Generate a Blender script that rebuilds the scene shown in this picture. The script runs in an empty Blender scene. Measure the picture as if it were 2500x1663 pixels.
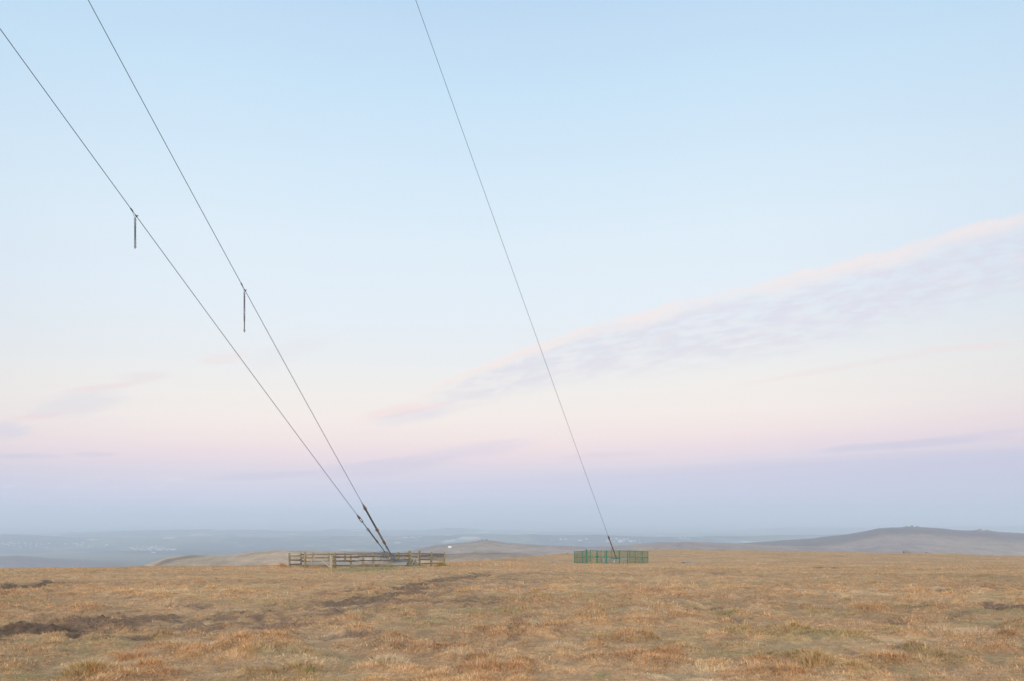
import bpy, bmesh, math, random
import numpy as np
from mathutils import Vector, Matrix

R = math.radians
S = bpy.context.scene
C = S.collection
random.seed(7)
RNG = np.random.default_rng(11)

# ------------------------------------------------------------------ camera
F = 1750.0          # focal length in photograph pixels (2500 wide)
HY = 1264.0         # row of the eye-level horizon in the photograph
EYE = 1.6
cam = bpy.data.cameras.new('camera')
camo = bpy.data.objects.new('camera', cam)
C.objects.link(camo)
camo.location = (0, 0, EYE)
camo.rotation_euler = (R(90), 0, 0)
cam.sensor_width = 36.0
cam.lens = 36.0 * F / 2500.0
cam.shift_y = (HY - 831.5) / 2500.0
cam.clip_start = 0.1
cam.clip_end = 400000.0
S.camera = camo
S.view_settings.view_transform = 'Standard'
S.view_settings.look = 'None'
S.view_settings.exposure = 0.0
S.view_settings.gamma = 1.0
S.view_settings.use_curve_mapping = False
S.cycles.volume_bounces = 1
S.cycles.max_bounces = 6
S.cycles.use_denoising = True
S.cycles.denoiser = 'OPENIMAGEDENOISE'
S.cycles.denoising_prefilter = 'ACCURATE'
S.cycles.denoising_input_passes = 'RGB_ALBEDO_NORMAL'

def s2l(c):
    o = []
    for v in c:
        v = v / 255.0
        o.append(v / 12.92 if v <= 0.04045 else ((v + 0.055) / 1.055) ** 2.4)
    return tuple(o)

# ------------------------------------------------------------------ world
SUN_EL = R(3.0)
world = bpy.data.worlds.new('World')
S.world = world
world.use_nodes = True
nt = world.node_tree
nt.nodes.clear()
L = nt.links.new
def N(t, **kw):
    n = nt.nodes.new(t)
    for k, v in kw.items():
        setattr(n, k, v)
    return n
def setin(sock, v):
    if isinstance(v, (int, float)):
        sock.default_value = v
    elif isinstance(v, tuple):
        sock.default_value = v
    else:
        L(v, sock)
def M(op, a, b=None, c=None, clamp=False):
    n = N('ShaderNodeMath', operation=op)
    n.use_clamp = clamp
    setin(n.inputs[0], a)
    if b is not None: setin(n.inputs[1], b)
    if c is not None: setin(n.inputs[2], c)
    return n.outputs[0]
def mapr(x, a, b, c=0.0, d=1.0, smooth=True):
    n = N('ShaderNodeMapRange')
    n.interpolation_type = 'SMOOTHSTEP' if smooth else 'LINEAR'
    setin(n.inputs[0], x)
    for i, v in enumerate((a, b, c, d)):
        setin(n.inputs[1 + i], v)
    return n.outputs[0]
def mixc(f, a, b, mode='MIX'):
    n = N('ShaderNodeMix', data_type='RGBA', blend_type=mode)
    n.clamp_factor = True
    setin(n.inputs[0], f)
    for s_, v in ((n.inputs[6], a), (n.inputs[7], b)):
        if isinstance(v, tuple):
            s_.default_value = (*v[:3], 1)
        else:
            L(v, s_)
    return n.outputs[2]
def noise(vec, scale, detail=4.0, rough=0.5, dim='3D'):
    n = N('ShaderNodeTexNoise', noise_dimensions=dim)
    L(vec, n.inputs['Vector'])
    n.inputs['Scale'].default_value = scale
    n.inputs['Detail'].default_value = detail
    n.inputs['Roughness'].default_value = rough
    return n.outputs[0]
def comb(x, y, z=0.0):
    n = N('ShaderNodeCombineXYZ')
    setin(n.inputs[0], x); setin(n.inputs[1], y); setin(n.inputs[2], z)
    return n.outputs[0]
tc = N('ShaderNodeTexCoord')
sep = N('ShaderNodeSeparateXYZ')
L(tc.outputs['Generated'], sep.inputs[0])
dx, dy, dz = sep.outputs
hor = M('SQRT', M('ADD', M('MULTIPLY', dx, dx), M('MULTIPLY', dy, dy)))
el = M('DIVIDE', dz, M('MAXIMUM', hor, 0.01))           # tangent of elevation
fy = M('MAXIMUM', dy, 0.05)
u = M('DIVIDE', dx, fy)                                  # heading / elevation planes of the sky facing the view
v = M('DIVIDE', dz, fy)
front = mapr(dy, 0.02, 0.15)
uv = comb(u, v)
# tilt and gentle waviness of the twilight bands
wav = noise(comb(M('MULTIPLY', u, 1.2), M('MULTIPLY', v, 7.0)), 2.2, 5.0, 0.55)
wob = M('MULTIPLY', M('SUBTRACT', wav, 0.5), 0.022)
ut = M('MULTIPLY', M('MAXIMUM', M('MINIMUM', M('DIVIDE', dx, M('MAXIMUM', hor, 0.01)), 0.7), -0.7), -0.020)
e2 = M('ADD', M('ADD', el, wob), ut)
ramp = N('ShaderNodeValToRGB')
cr = ramp.color_ramp
cr.interpolation = 'LINEAR'
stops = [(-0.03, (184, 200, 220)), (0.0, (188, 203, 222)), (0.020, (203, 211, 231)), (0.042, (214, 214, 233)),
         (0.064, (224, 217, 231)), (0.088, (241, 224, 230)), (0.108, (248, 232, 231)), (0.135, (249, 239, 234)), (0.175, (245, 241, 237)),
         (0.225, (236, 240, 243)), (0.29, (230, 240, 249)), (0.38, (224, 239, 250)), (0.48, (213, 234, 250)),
         (0.60, (200, 227, 248)), (0.72, (189, 217, 243)), (0.90, (183, 211, 243)), (1.6, (222, 238, 255))]  # zenith stop, out of view, brightened beyond real dusk to light ground and haze
E0, E1 = -0.05, 1.6
def rp(e): return (e - E0) / (E1 - E0)
while len(cr.elements) > 1:
    cr.elements.remove(cr.elements[-1])
cr.elements[0].position = rp(stops[0][0]); cr.elements[0].color = (*s2l(stops[0][1]), 1)
for e, c in stops[1:]:
    k = cr.elements.new(rp(e)); k.color = (*s2l(c), 1)
L(mapr(e2, E0, E1, 0.0, 1.0, smooth=False), ramp.inputs[0])
sky = ramp.outputs[0]
# a little deeper towards both sides
side = mapr(M('ABSOLUTE', M('SUBTRACT', u, -0.05)), 0.30, 1.0, 0.0, 0.55)
sky = mixc(M('MULTIPLY', side, front), sky, s2l((225, 234, 243)), 'MULTIPLY')
# the half of the sky towards the sunset is brighter
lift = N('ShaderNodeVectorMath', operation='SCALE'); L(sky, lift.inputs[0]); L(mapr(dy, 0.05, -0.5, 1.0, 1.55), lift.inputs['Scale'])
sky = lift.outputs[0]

# cloud bands on the high sky layer
fc = N('ShaderNodeFloatCurve')
cv = fc.mapping.curves[0]
def cu(x): return (x + 0.5) / 1.5
pts = [(-.5, .07), (-.30, .115), (-.2, .145), (-.029, .219), (.143, .279), (.314, .322), (.43, .351), (.714, .427), (1.0, .50)]
cv.points[0].location = (cu(pts[0][0]), pts[0][1]); cv.points[1].location = (cu(pts[-1][0]), pts[-1][1])
for a_, b_ in pts[1:-1]:
    cv.points.new(cu(a_), b_)
fc.mapping.update()
L(mapr(u, -.5, 1.0, 0.0, 1.0, smooth=False), fc.inputs['Value'])
edge_n = noise(uv, 14.0, 6.0, 0.65)
vtop = M('ADD', fc.outputs[0], M('MULTIPLY', M('SUBTRACT', edge_n, 0.5), 0.030))
below = M('SUBTRACT', vtop, v)                           # distance beneath the band's upper edge
thick = mapr(u, -0.25, 0.45, 0.035, 0.105)
w = M('DIVIDE', below, thick)
# streaky texture running along the band, falling a little to the left
vr = M('SUBTRACT', v, M('MULTIPLY', u, 0.16))
st = noise(comb(M('MULTIPLY', u, 9.0), M('MULTIPLY', vr, 34.0)), 2.2, 6.0, 0.62)
st2 = noise(comb(M('MULTIPLY', u, 9.0), M('MULTIPLY', vr, 60.0), 3.0), 2.4, 5.0, 0.6)
body = M('MULTIPLY', mapr(w, 0.0, 0.35), mapr(w, 0.75, 1.25, 1.0, 0.0))
body = M('MULTIPLY', body, mapr(st, 0.36, 0.62, 0.22, 1.0))
ext = mapr(u, -0.22, 0.02)
body = M('MULTIPLY', M('MULTIPLY', body, ext), front)
sky = mixc(M('MULTIPLY', body, 0.58), sky, s2l((219, 217, 231)))
rim = M('MULTIPLY', mapr(w, -0.04, 0.06), mapr(w, 0.08, 0.36, 1.0, 0.0))
rim = M('MULTIPLY', rim, mapr(noise(comb(M('MULTIPLY', u, 6.0), M('MULTIPLY', v, 10.0), 7.0), 1.6, 3.0, 0.5), 0.32, 0.62, 0.30, 1.0))
rim = M('MULTIPLY', M('MULTIPLY', rim, mapr(u, -0.28, -0.02)), front)
sky = mixc(M('MULTIPLY', rim, 0.56), sky, s2l((253, 234, 228)))
rim2 = M('MULTIPLY', M('MULTIPLY', mapr(st2, 0.52, 0.68), mapr(w, 0.2, 0.5)), mapr(w, 0.7, 1.1, 1.0, 0.0))
sky = mixc(M('MULTIPLY', M('MULTIPLY', rim2, front), 0.35), sky, s2l((240, 228, 232)))
# separate wisps: centre x, y (photograph rows), half length, half height, slope, colour, strength
wisps = [(985, 1000, 110, 16, 0.16, (248, 222, 222), .55), (1020, 1015, 110, 16, 0.14, (220, 220, 234), .40),
         (1120, 1105, 190, 22, 0.14, (222, 214, 230), .6), (920, 1145, 190, 24, 0.10, (214, 208, 228), .6),
         (1480, 1112, 120, 9, 0.05, (222, 212, 226), .45),
         (2210, 1086, 240, 11, 0.07, (208, 205, 226), .75), (2350, 1068, 190, 10, 0.12, (214, 208, 226), .5),
         (2100, 890, 330, 8, 0.17, (242, 225, 224), .35), (2360, 848, 130, 9, 0.06, (243, 224, 224), .45),
         (185, 985, 120, 34, 0.12, (218, 219, 230), .45), (255, 945, 110, 9, 0.1, (240, 220, 222), .55),
         (100, 1016, 80, 9, 0.1, (240, 218, 222), .55), (10, 1050, 70, 24, -0.05, (208, 211, 229), .5),
         (545, 874, 70, 16, 0.08, (243, 226, 226), .5), (350, 918, 70, 14, 0.05, (232, 222, 228), .45),
         (60, 1113, 90, 8, 0.0, (208, 205, 224), .6), (230, 1110, 60, 7, 0.0, (214, 209, 225), .45),
         (700, 860, 120, 26, 0.3, (232, 230, 236), .4), (640, 1162, 150, 12, 0.05, (206, 204, 226), .6)]
wn = noise(comb(M('MULTIPLY', u, 3.0), M('MULTIPLY', vr, 22.0), 5.0), 2.6, 6.0, 0.65)
for (cx, cy, hl, hh, sl, col, stg) in wisps:
    u0 = (cx - 1250) / F; v0 = (HY - cy) / F
    du = M('DIVIDE', M('SUBTRACT', u, u0), hl / F)
    dv = M('DIVIDE', M('SUBTRACT', M('SUBTRACT', v, v0), M('MULTIPLY', M('SUBTRACT', u, u0), sl)), hh / F)
    d = M('ADD', M('MULTIPLY', du, du), M('MULTIPLY', dv, dv))
    d = M('ADD', d, M('MULTIPLY', M('SUBTRACT', wn, 0.5), 2.6))
    m = M('MULTIPLY', mapr(d, -0.2, 1.5, stg * .9, 0.0), front)
    sky = mixc(m, sky, s2l(col))
# the mauve shadow bank low in the sky: a soft ragged upper edge, higher on the right
bankn = noise(comb(M('MULTIPLY', u, 2.2), M('MULTIPLY', v, 40.0), 9.0), 1.5, 6.0, 0.6)
vb = M('ADD', M('ADD', 0.060, M('MULTIPLY', u, 0.052)), M('MULTIPLY', M('SUBTRACT', bankn, 0.5), 0.020))
bank = M('MULTIPLY', mapr(M('SUBTRACT', v, vb), -0.012, 0.006, 1.0, 0.0), mapr(v, -0.005, 0.035))
bank = M('MULTIPLY', M('MULTIPLY', bank, mapr(u, -0.35, 0.6, 0.08, 0.60)), front)
sky = mixc(bank, sky, s2l((200, 201, 225)))

# the sunset side of the sky, behind the view
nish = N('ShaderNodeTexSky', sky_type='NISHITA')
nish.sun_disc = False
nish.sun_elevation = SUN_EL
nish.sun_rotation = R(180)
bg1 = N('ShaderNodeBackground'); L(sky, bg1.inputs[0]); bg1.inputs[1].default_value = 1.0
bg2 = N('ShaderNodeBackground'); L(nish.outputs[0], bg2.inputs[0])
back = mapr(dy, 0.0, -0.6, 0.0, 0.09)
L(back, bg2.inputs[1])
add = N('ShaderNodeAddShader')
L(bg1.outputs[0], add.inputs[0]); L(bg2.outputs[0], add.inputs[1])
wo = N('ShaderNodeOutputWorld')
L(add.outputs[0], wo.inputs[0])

# ------------------------------------------------------------------ sun lamp (very soft, behind the view, raised above the low sun to light the ground)
sun = bpy.data.lights.new('sun', 'SUN')
sun.energy = 1.35
sun.angle = R(25)
sun.color = (1.0, 0.82, 0.64)
suno = bpy.data.objects.new('sun', sun)
C.objects.link(suno)
suno.rotation_euler = (R(90) - R(17), 0, R(-6))

# ------------------------------------------------------------------ helpers
def tag(o, label=None, cat=None, group=None, kind=None):
    if label: o['label'] = label
    if cat: o['category'] = cat
    if group: o['group'] = group
    if kind: o['kind'] = kind
    return o
def empty(name, loc, rz=0.0):
    o = bpy.data.objects.new(name, None)
    C.objects.link(o); o.location = loc; o.rotation_euler = (0, 0, rz)
    o.empty_display_size = 0.2
    return o

class MB:
    def __init__(s): s.v = []; s.f = []; s.sm = []
    def add(s, vs, fs, smooth=False):
        b = len(s.v)
        s.v += [tuple(p) for p in vs]
        s.f += [tuple(i + b for i in f) for f in fs]
        s.sm += [smooth] * len(fs)
    def box(s, c, d, rz=0.0, jit=0.0):
        m = Matrix.Rotation(rz, 3, 'Z')
        vs = []
        for z in (-1, 1):
            for x, y in ((-1, -1), (1, -1), (1, 1), (-1, 1)):
                p = m @ Vector((x * d[0] / 2, y * d[1] / 2, z * d[2] / 2))
                vs.append(p + Vector(c) + Vector([random.uniform(-jit, jit) for _ in range(3)]))
        s.add(vs, [(3, 2, 1, 0), (4, 5, 6, 7), (0, 1, 5, 4), (1, 2, 6, 5), (2, 3, 7, 6), (3, 0, 4, 7)])
    def beam(s, a, b, w, h, jit=0.0, segs=1, sag=0.0):
        a = Vector(a); b = Vector(b)
        d = (b - a).normalized()
        up = Vector((0, 0, 1)) if abs(d.z) < 0.95 else Vector((0, 1, 0))
        x = d.cross(up).normalized(); y = x.cross(d).normalized()
        rings = []
        for i in range(segs + 1):
            t = i / segs
            p = a.lerp(b, t) + Vector([random.uniform(-jit, jit) for _ in range(3)])
            p.z -= sag * 4 * t * (1 - t)
            rings.append([p + x * sx * w / 2 + y * sy * h / 2 for sx, sy in ((-1, -1), (1, -1), (1, 1), (-1, 1))])
        vs = [q for r_ in rings for q in r_]
        fs = [(3, 2, 1, 0)]
        for i in range(segs):
            o = 4 * i
            for k in range(4):
                fs.append((o + k, o + (k + 1) % 4, o + 4 + (k + 1) % 4, o + 4 + k))
        o = 4 * segs
        fs.append((o, o + 1, o + 2, o + 3))
        s.add(vs, fs)
    def tube(s, pts, rad, n=6, closed=False, caps=True):
        pts = [Vector(p) for p in pts]
        m = len(pts)
        rads = rad if isinstance(rad, (list, tuple)) else [rad] * m
        vs = []; ref = None
        for i, p in enumerate(pts):
            if closed: d = (pts[(i + 1) % m] - pts[i - 1]).normalized()
            else: d = (pts[min(i + 1, m - 1)] - pts[max(i - 1, 0)]).normalized()
            if ref is None:
                ref = Vector((0, 0, 1)) if abs(d.z) < 0.9 else Vector((0, 1, 0))
            x = d.cross(ref).normalized(); y = x.cross(d).normalized(); ref = y
            for k in range(n):
                a = 2 * math.pi * k / n
                vs.append(p + (x * math.cos(a) + y * math.sin(a)) * rads[i])
        fs = []
        for i in range(m if closed else m - 1):
            for k in range(n):
                j = (i + 1) % m
                fs.append((i * n + k, i * n + (k + 1) % n, j * n + (k + 1) % n, j * n + k))
        if caps and not closed:
            fs.append(tuple(range(n - 1, -1, -1)))
            fs.append(tuple((m - 1) * n + k for k in range(n)))
        s.add(vs, fs, True)
    def build(s, name, mat, parent=None, bevel=0.0):
        me = bpy.data.meshes.new(name)
        me.from_pydata(s.v, [], s.f)
        me.polygons.foreach_set('use_smooth', s.sm)
        me.update()
        if mat: me.materials.append(mat)
        o = bpy.data.objects.new(name, me)
        C.objects.link(o)
        if parent is not None:
            o.parent = parent
            o.matrix_parent_inverse = Matrix.Identity(4)
            # geometry is written in world coordinates: shift it into the parent's frame
            mi = (Matrix.Translation(parent_world(parent)) @ Matrix.Rotation(parent_rz(parent), 4, 'Z')).inverted()
            me.transform(mi)
        if bevel:
            bv = o.modifiers.new('bevel', 'BEVEL'); bv.width = bevel; bv.segments = 2
        return o
def parent_world(p):
    v_ = Vector(p.location)
    while p.parent: p = p.parent; v_ += Vector(p.location)
    return v_
def parent_rz(p): return p.rotation_euler.z
def single(mb, name, mat, origin):
    """one top-level mesh whose origin sits at the thing's base"""
    o = mb.build(name, mat)
    o.data.transform(Matrix.Translation(-Vector(origin)))
    o.location = origin
    return o

def grid_mesh(name, X, Y, Z, mat, col=None):
    r, c = X.shape
    me = bpy.data.meshes.new(name)
    co = np.stack([X, Y, Z], -1).reshape(-1, 3).astype(np.float32)
    idx = np.arange(r * c).reshape(r, c)
    q = np.stack([idx[:-1, :-1], idx[:-1, 1:], idx[1:, 1:], idx[1:, :-1]], -1).reshape(-1, 4)
    me.vertices.add(len(co)); me.vertices.foreach_set('co', co.ravel())
    me.loops.add(q.size); me.loops.foreach_set('vertex_index', q.ravel().astype(np.int32))
    me.polygons.add(len(q))
    me.polygons.foreach_set('loop_start', (np.arange(len(q)) * 4).astype(np.int32))
    me.polygons.foreach_set('loop_total', np.full(len(q), 4, np.int32))
    me.polygons.foreach_set('use_smooth', np.ones(len(q), bool))
    me.update(calc_edges=True)
    if col is not None:
        a = me.color_attributes.new('tint', 'FLOAT_COLOR', 'POINT')
        rgba = np.ones((len(co), 4), np.float32); rgba[:, :3] = col.reshape(-1, 3)
        a.data.foreach_set('color', rgba.ravel())
    me.materials.append(mat)
    o = bpy.data.objects.new(name, me); C.objects.link(o)
    return o

# value noise, vectorised
def _h(ix, iy, seed):
    n = (ix.astype(np.int64) * 374761393 + iy.astype(np.int64) * 668265263 + seed * 1442695041) & 0xFFFFFFFF
    n = ((n ^ (n >> 13)) * 1274126177) & 0xFFFFFFFF
    n = (n ^ (n >> 16)) & 0xFFFFFFFF
    return n.astype(np.float64) / 4294967295.0
def vn(x, y, seed=0):
    ix = np.floor(x); iy = np.floor(y); fx = x - ix; fy_ = y - iy
    fx = fx * fx * fx * (fx * (fx * 6 - 15) + 10); fy_ = fy_ * fy_ * fy_ * (fy_ * (fy_ * 6 - 15) + 10)
    a = _h(ix, iy, seed); b = _h(ix + 1, iy, seed); c = _h(ix, iy + 1, seed); d = _h(ix + 1, iy + 1, seed)
    return (a + (b - a) * fx) * (1 - fy_) + (c + (d - c) * fx) * fy_
def fbm(x, y, sc, octv=4, seed=0, rough=0.5):
    s_ = 0; a = 1; t = 0; x = x / sc; y = y / sc
    for o in range(octv):
        s_ = s_ + a * vn(x, y, seed + o * 17); t += a
        a *= rough
        x, y = (x * 0.8 - y * 0.6) * 2.03 + 13.7, (x * 0.6 + y * 0.8) * 2.03 + 5.1
    return s_ / t
def sstep(a, b, x):
    t = np.clip((x - a) / (b - a), 0, 1); return t * t * (3 - 2 * t)

# ------------------------------------------------------------------ terrain of the hilltop
PY = np.array([-1e5, 0, 7, 20, 40, 61, 80, 114, 150, 200, 300, 1000, 1e5])
PZ = np.array([0, 0, -.02, -.50, -1.58, -2.79, -3.84, -5.68, -7.1, -8.85, -12.1, -36.3, -36.3])
UX = (np.array([-4000, 0, 400, 700, 900, 1090, 1150, 1250, 1330, 1400, 1500, 1650, 1800, 2000, 2250, 2500, 5000]) - 1250) / F
SK = (np.array([1388, 1388, 1384, 1381, 1378, 1375, 1371, 1364, 1356, 1350, 1345, 1343, 1344, 1347, 1351, 1358, 1380]) - HY) / F
RC = np.array([80, 80, 80, 80, 82, 92, 105, 130, 170, 225, 300, 300, 300, 300, 300, 300, 300], float)
def z_base(X, Y):
    Yp = np.maximum(Y, 1.0)
    uu = X / np.maximum(np.abs(Y), np.maximum(np.abs(X) / 2.2, 3.0))
    P = np.interp(Y, PY, PZ)
    rc = np.interp(uu, UX, RC); sk = np.interp(uu, UX, SK)
    d0 = (EYE - np.interp(rc, PY, PZ)) / rc
    z = P - Yp * (sk - d0) * sstep(0.45, 1.0, Yp / rc)
    t = np.maximum(Yp - rc, 0)
    return z - 0.35 * t * t / (t + 40.0)
# bare peat, as places on the moor (given by where they are seen from the camera's stand)
PEAT = [(70, 1434, 95, 8, -.04, 1.0), (30, 1432, 25, 7, 0, 1.0), (112, 1424, 18, 6, 0, 1.0),
        (90, 1545, 120, 15, -.03, 1.25), (15, 1560, 60, 12, 0, 1.2), (270, 1520, 170, 22, -.04, .8), (262, 1507, 55, 8, -.1, 1.1),
        (480, 1524, 150, 14, -.05, .75), (450, 1482, 60, 6, 0, .7), (600, 1490, 90, 9, -.1, .8), (330, 1553, 80, 7, -.05, .8),
        (1001, 1441, 90, 12, -.2, .9), (884, 1468, 150, 12, -.2, .85), (857, 1445, 130, 6, -.12, .7), (1129, 1412, 80, 7, -.08, .85),
        (1183, 1473, 100, 12, -.05, .75), (1180, 1430, 190, 24, -.12, .62), (760, 1506, 280, 30, -.14, .62), (1290, 1430, 70, 24, -.2, .45), (560, 1520, 170, 22, -.08, .75), (240, 1532, 220, 30, -.04, .75), (950, 1462, 150, 16, -.2, .7), (830, 1555, 90, 7, -.1, .6), (971, 1506, 24, 5, 0, .7), (720, 1490, 100, 9, -.1, .65),
        (1230, 1570, 80, 8, -.5, .5), (1262, 1530, 26, 18, -.8, .5), (1180, 1592, 30, 16, -.6, .45), (1375, 1520, 20, 20, -.5, .4), (1290, 1505, 20, 12, -.5, .4), (1583, 1480, 38, 4, 0, .85), (1740, 1491, 85, 8, 0, .85), (1793, 1518, 50, 8, .2, .65),
        (1754, 1403, 28, 2.5, 0, .8), (1859, 1409, 70, 3, .05, .55), (1372, 1545, 30, 14, -.3, .5), (2298, 1447, 34, 6, 0, .85),
        (2459, 1489, 70, 8, .1, .9), (2411, 1477, 14, 6, 0, 1.0), (2314, 1497, 70, 10, .2, .75), (2177, 1526, 44, 6, 0, .65),
        (2085, 1460, 70, 5, 0, .6), (2065, 1602, 50, 6, 0, .5), (2001, 1386, 10, 3, 0, .9), (2038, 1388, 10, 2.5, 0, .9),
        (1330, 1625, 45, 8, 0, .45), (1000, 1590, 60, 8, 0, .4), (1640, 1400, 50, 3, 0, .5), (2400, 1540, 60, 6, 0, .5)]
GREEN = [(900, 1391, 100, 5, -.03, 1.0), (1010, 1385, 40, 4, 0, .7), (265, 1578, 50, 5, 0, .9), (905, 1507, 16, 3, 0, 1.0), (1040, 1515, 60, 8, 0, .5),
         (1180, 1500, 110, 10, 0, .5), (150, 1650, 120, 12, 0, .5), (2190, 1545, 60, 6, 0, .7), (2240, 1490, 60, 6, 0, .6), (1780, 1500, 60, 7, 0, .6),
         (2000, 1560, 110, 12, 0, .5), (830, 1605, 12, 5, 0, .8), (1470, 1648, 20, 6, 0, .8), (190, 1592, 35, 6, 0, .7), (2420, 1500, 90, 7, 0, .6),
         (1900, 1600, 160, 14, 0, .45), (2350, 1610, 150, 20, 0, .45), (700, 1600, 120, 10, 0, .4)]
RUST = [(60, 1583, 90, 12, 0, 1.0), (300, 1605, 45, 9, 0, 1.0), (1150, 1442, 25, 5, 0, 1.), (985, 1526, 30, 6, 0, .9), (960, 1553, 14, 4, 0, .9),
        (1140, 1520, 60, 8, 0, .7), (805, 1523, 20, 5, 0, .8), (1460, 1510, 30, 5, 0, .8), (2110, 1494, 30, 6, 0, .9), (2230, 1586, 60, 8, 0, .9),
        (1490, 1600, 25, 10, 0, .8), (1640, 1620, 45, 10, 0, .7), (370, 1495, 30, 5, 0, .6), (190, 1455, 50, 4, 0, .5), (560, 1650, 60, 9, 0, .6),
        (1150, 1372, 130, 5, -.05, .9), (685, 1384, 45, 5, 0, .9), (40, 1390, 50, 4, 0, .6), (530, 1382, 40, 4, 0, .8)]
def seen_mask(X, Y, Z, lst, nz, ragged=1.4):
    Yp = np.maximum(Y, 1.0)
    xs = 1250 + F * X / Yp; ys = HY + F * (EYE - Z) / Yp
    m = np.zeros_like(X)
    ok = Y > 3
    for cx, cy, rx, ry, sl, st_ in lst:
        dx_ = (xs - cx) / rx / 1.05; dy_ = (ys - cy - sl * (xs - cx)) / ry / 1.05
        d = dx_ * dx_ + dy_ * dy_ + (nz - 0.5) * ragged * 2
        m = np.maximum(m, st_ * (1 - sstep(0.25, 1.5, d)))
    return np.where(ok, m, 0)
def clumps(X, Y, sc=.46, seed=501):
    x = X / sc + (vn(X / 1.3, Y / 1.3, seed) - .5) * .8; y = Y / sc + (vn(X / 1.3 + 9, Y / 1.3, seed + 1) - .5) * .8
    ix, iy = np.floor(x), np.floor(y); best = np.full(X.shape, 9.); bx = np.zeros(X.shape); by = np.zeros(X.shape); idv = np.zeros(X.shape)
    for ox in (-1, 0, 1):
        for oy in (-1, 0, 1):
            vx = ix + ox + .1 + .8 * _h(ix + ox, iy + oy, seed + 2) - x; vy = iy + oy + .1 + .8 * _h(ix + ox, iy + oy, seed + 3) - y
            d = np.hypot(vx, vy); b = d < best
            bx = np.where(b, -vx, bx); by = np.where(b, -vy, by); idv = np.where(b, _h(ix + ox, iy + oy, seed + 4), idv); best = np.where(b, d, best)
    return best, np.arctan2(by, bx), idv
def fields(X, Y):
    """height and colour fields shared by the soil and the grass"""
    zb = z_base(X, Y)
    far = sstep(60, 160, Y)
    nz = fbm(X, Y, 1.1, 4, 3, .6)
    peat = seen_mask(X, Y, zb, PEAT, .5 * nz + .5 * fbm(X, Y, .45, 3, 7, .6), 2.6)
    big = fbm(X, Y, 9.0, 3, 21) - .5
    mid = fbm(X, Y, 2.3, 3, 31) - .5
    tus = fbm(X, Y, .62, 3, 41, .55)
    fine = fbm(X, Y, .16, 2, 51) - .5
    sharp = sstep(.48, .78, tus)
    z = zb + .13 * big + .10 * mid + .065 * sharp * (1 - .5 * peat) + .025 * fine
    cd, ca_, cid = clumps(X, Y)
    z = z + np.maximum(0, 1 - (cd / .62) ** 2) * (.015 + .055 * cid ** 2) * (1 - peat.clip(0, 1) * .7) * (1 - .6 * far)
    lump = np.abs(fbm(X, Y, .55, 4, 61, .6) - .5) * 2
    z = z + peat ** 1.5 * (.16 * lump + .14 * fine) - .05 * sstep(.25, .6, peat + (nz - .5) * .6)
    z = z + far * 0.6 * (fbm(X, Y, 14.0, 3, 71) - .5)
    return z, zb, peat, tus, nz
STRAW = np.array([.64, .36, .168]); PALE = np.array([.76, .50, .285]); RUSTC = np.array([.52, .285, .145])
OLIVE = np.array([.40, .30, .12]); GREENC = np.array([.185, .205, .065]); DULL = np.array([.345, .215, .115]); PEATC = np.array([.17, .105, .07])
def colour(X, Y, zb, peat, tus, rnd, soil=False):
    a = fbm(X, Y, 5.5, 3, 81); b = fbm(X, Y, 1.5, 5, 91, .7); c = fbm(X, Y, 2.0, 5, 101, .7); d = fbm(X, Y, .5, 3, 111)
    wn_ = [np.ones_like(X)]
    cols = [STRAW]
    cid = clumps(X, Y)[2]
    b = b + (cid - .5) * .16; c = c + (.5 - (cid * 7.3 % 1)) * .16
    rust = np.maximum(sstep(.50, .68, b) * .8, seen_mask(X, Y, zb, RUST, d, 1.0)) + .15 * sstep(50, 75, Y) * (X < 5)
    green = np.maximum(sstep(.50, .70, c) * .75 * (1 - sstep(30, 90, Y) * .5), 0)
    g2 = seen_mask(X, Y, zb, GREEN, d, 1.0)
    pale = sstep(.50, .72, fbm(X, Y, 1.2, 4, 121, .6)) * .8
    out = STRAW[None] * np.ones((X.size, 3)).reshape(X.shape + (3,)) if X.ndim == 1 else np.ones(X.shape + (3,)) * STRAW
    def mx(o, w_, cc):
        w_ = np.clip(w_, 0, 1)[..., None]; return o * (1 - w_) + cc * w_
    out = mx(out, pale * (rnd > .2), PALE)
    out = mx(out, rust * (.2 + .65 * (rnd > .35)), RUSTC)
    out = mx(out, green * (.15 + .65 * (rnd < .6)), OLIVE)
    out = mx(out, g2 * (.4 + .6 * (rnd < .7)), GREENC)
    out = mx(out, sstep(.55, .30, d) * .40, DULL)
    if soil:
        out = mx(out, .50 + .3 * (clumps(X, Y)[0] > .5), DULL)
    pn = fbm(X, Y, .28, 3, 141, .6)
    pk = sstep(.20, 1.05, peat + (pn - .5) * 1.3 * (peat > .03))
    out = mx(out, pk * (.92 if soil else .55 + .4 * (rnd < .6)), np.clip(PEATC * (1 + 1.7 * (pn[..., None] - .45)), .02, 1) * (1.45 - .65 * np.clip(peat, 0, 1))[..., None])
    g = .80 + .40 * a
    return np.clip(out * g[..., None], 0.01, .8)

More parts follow.
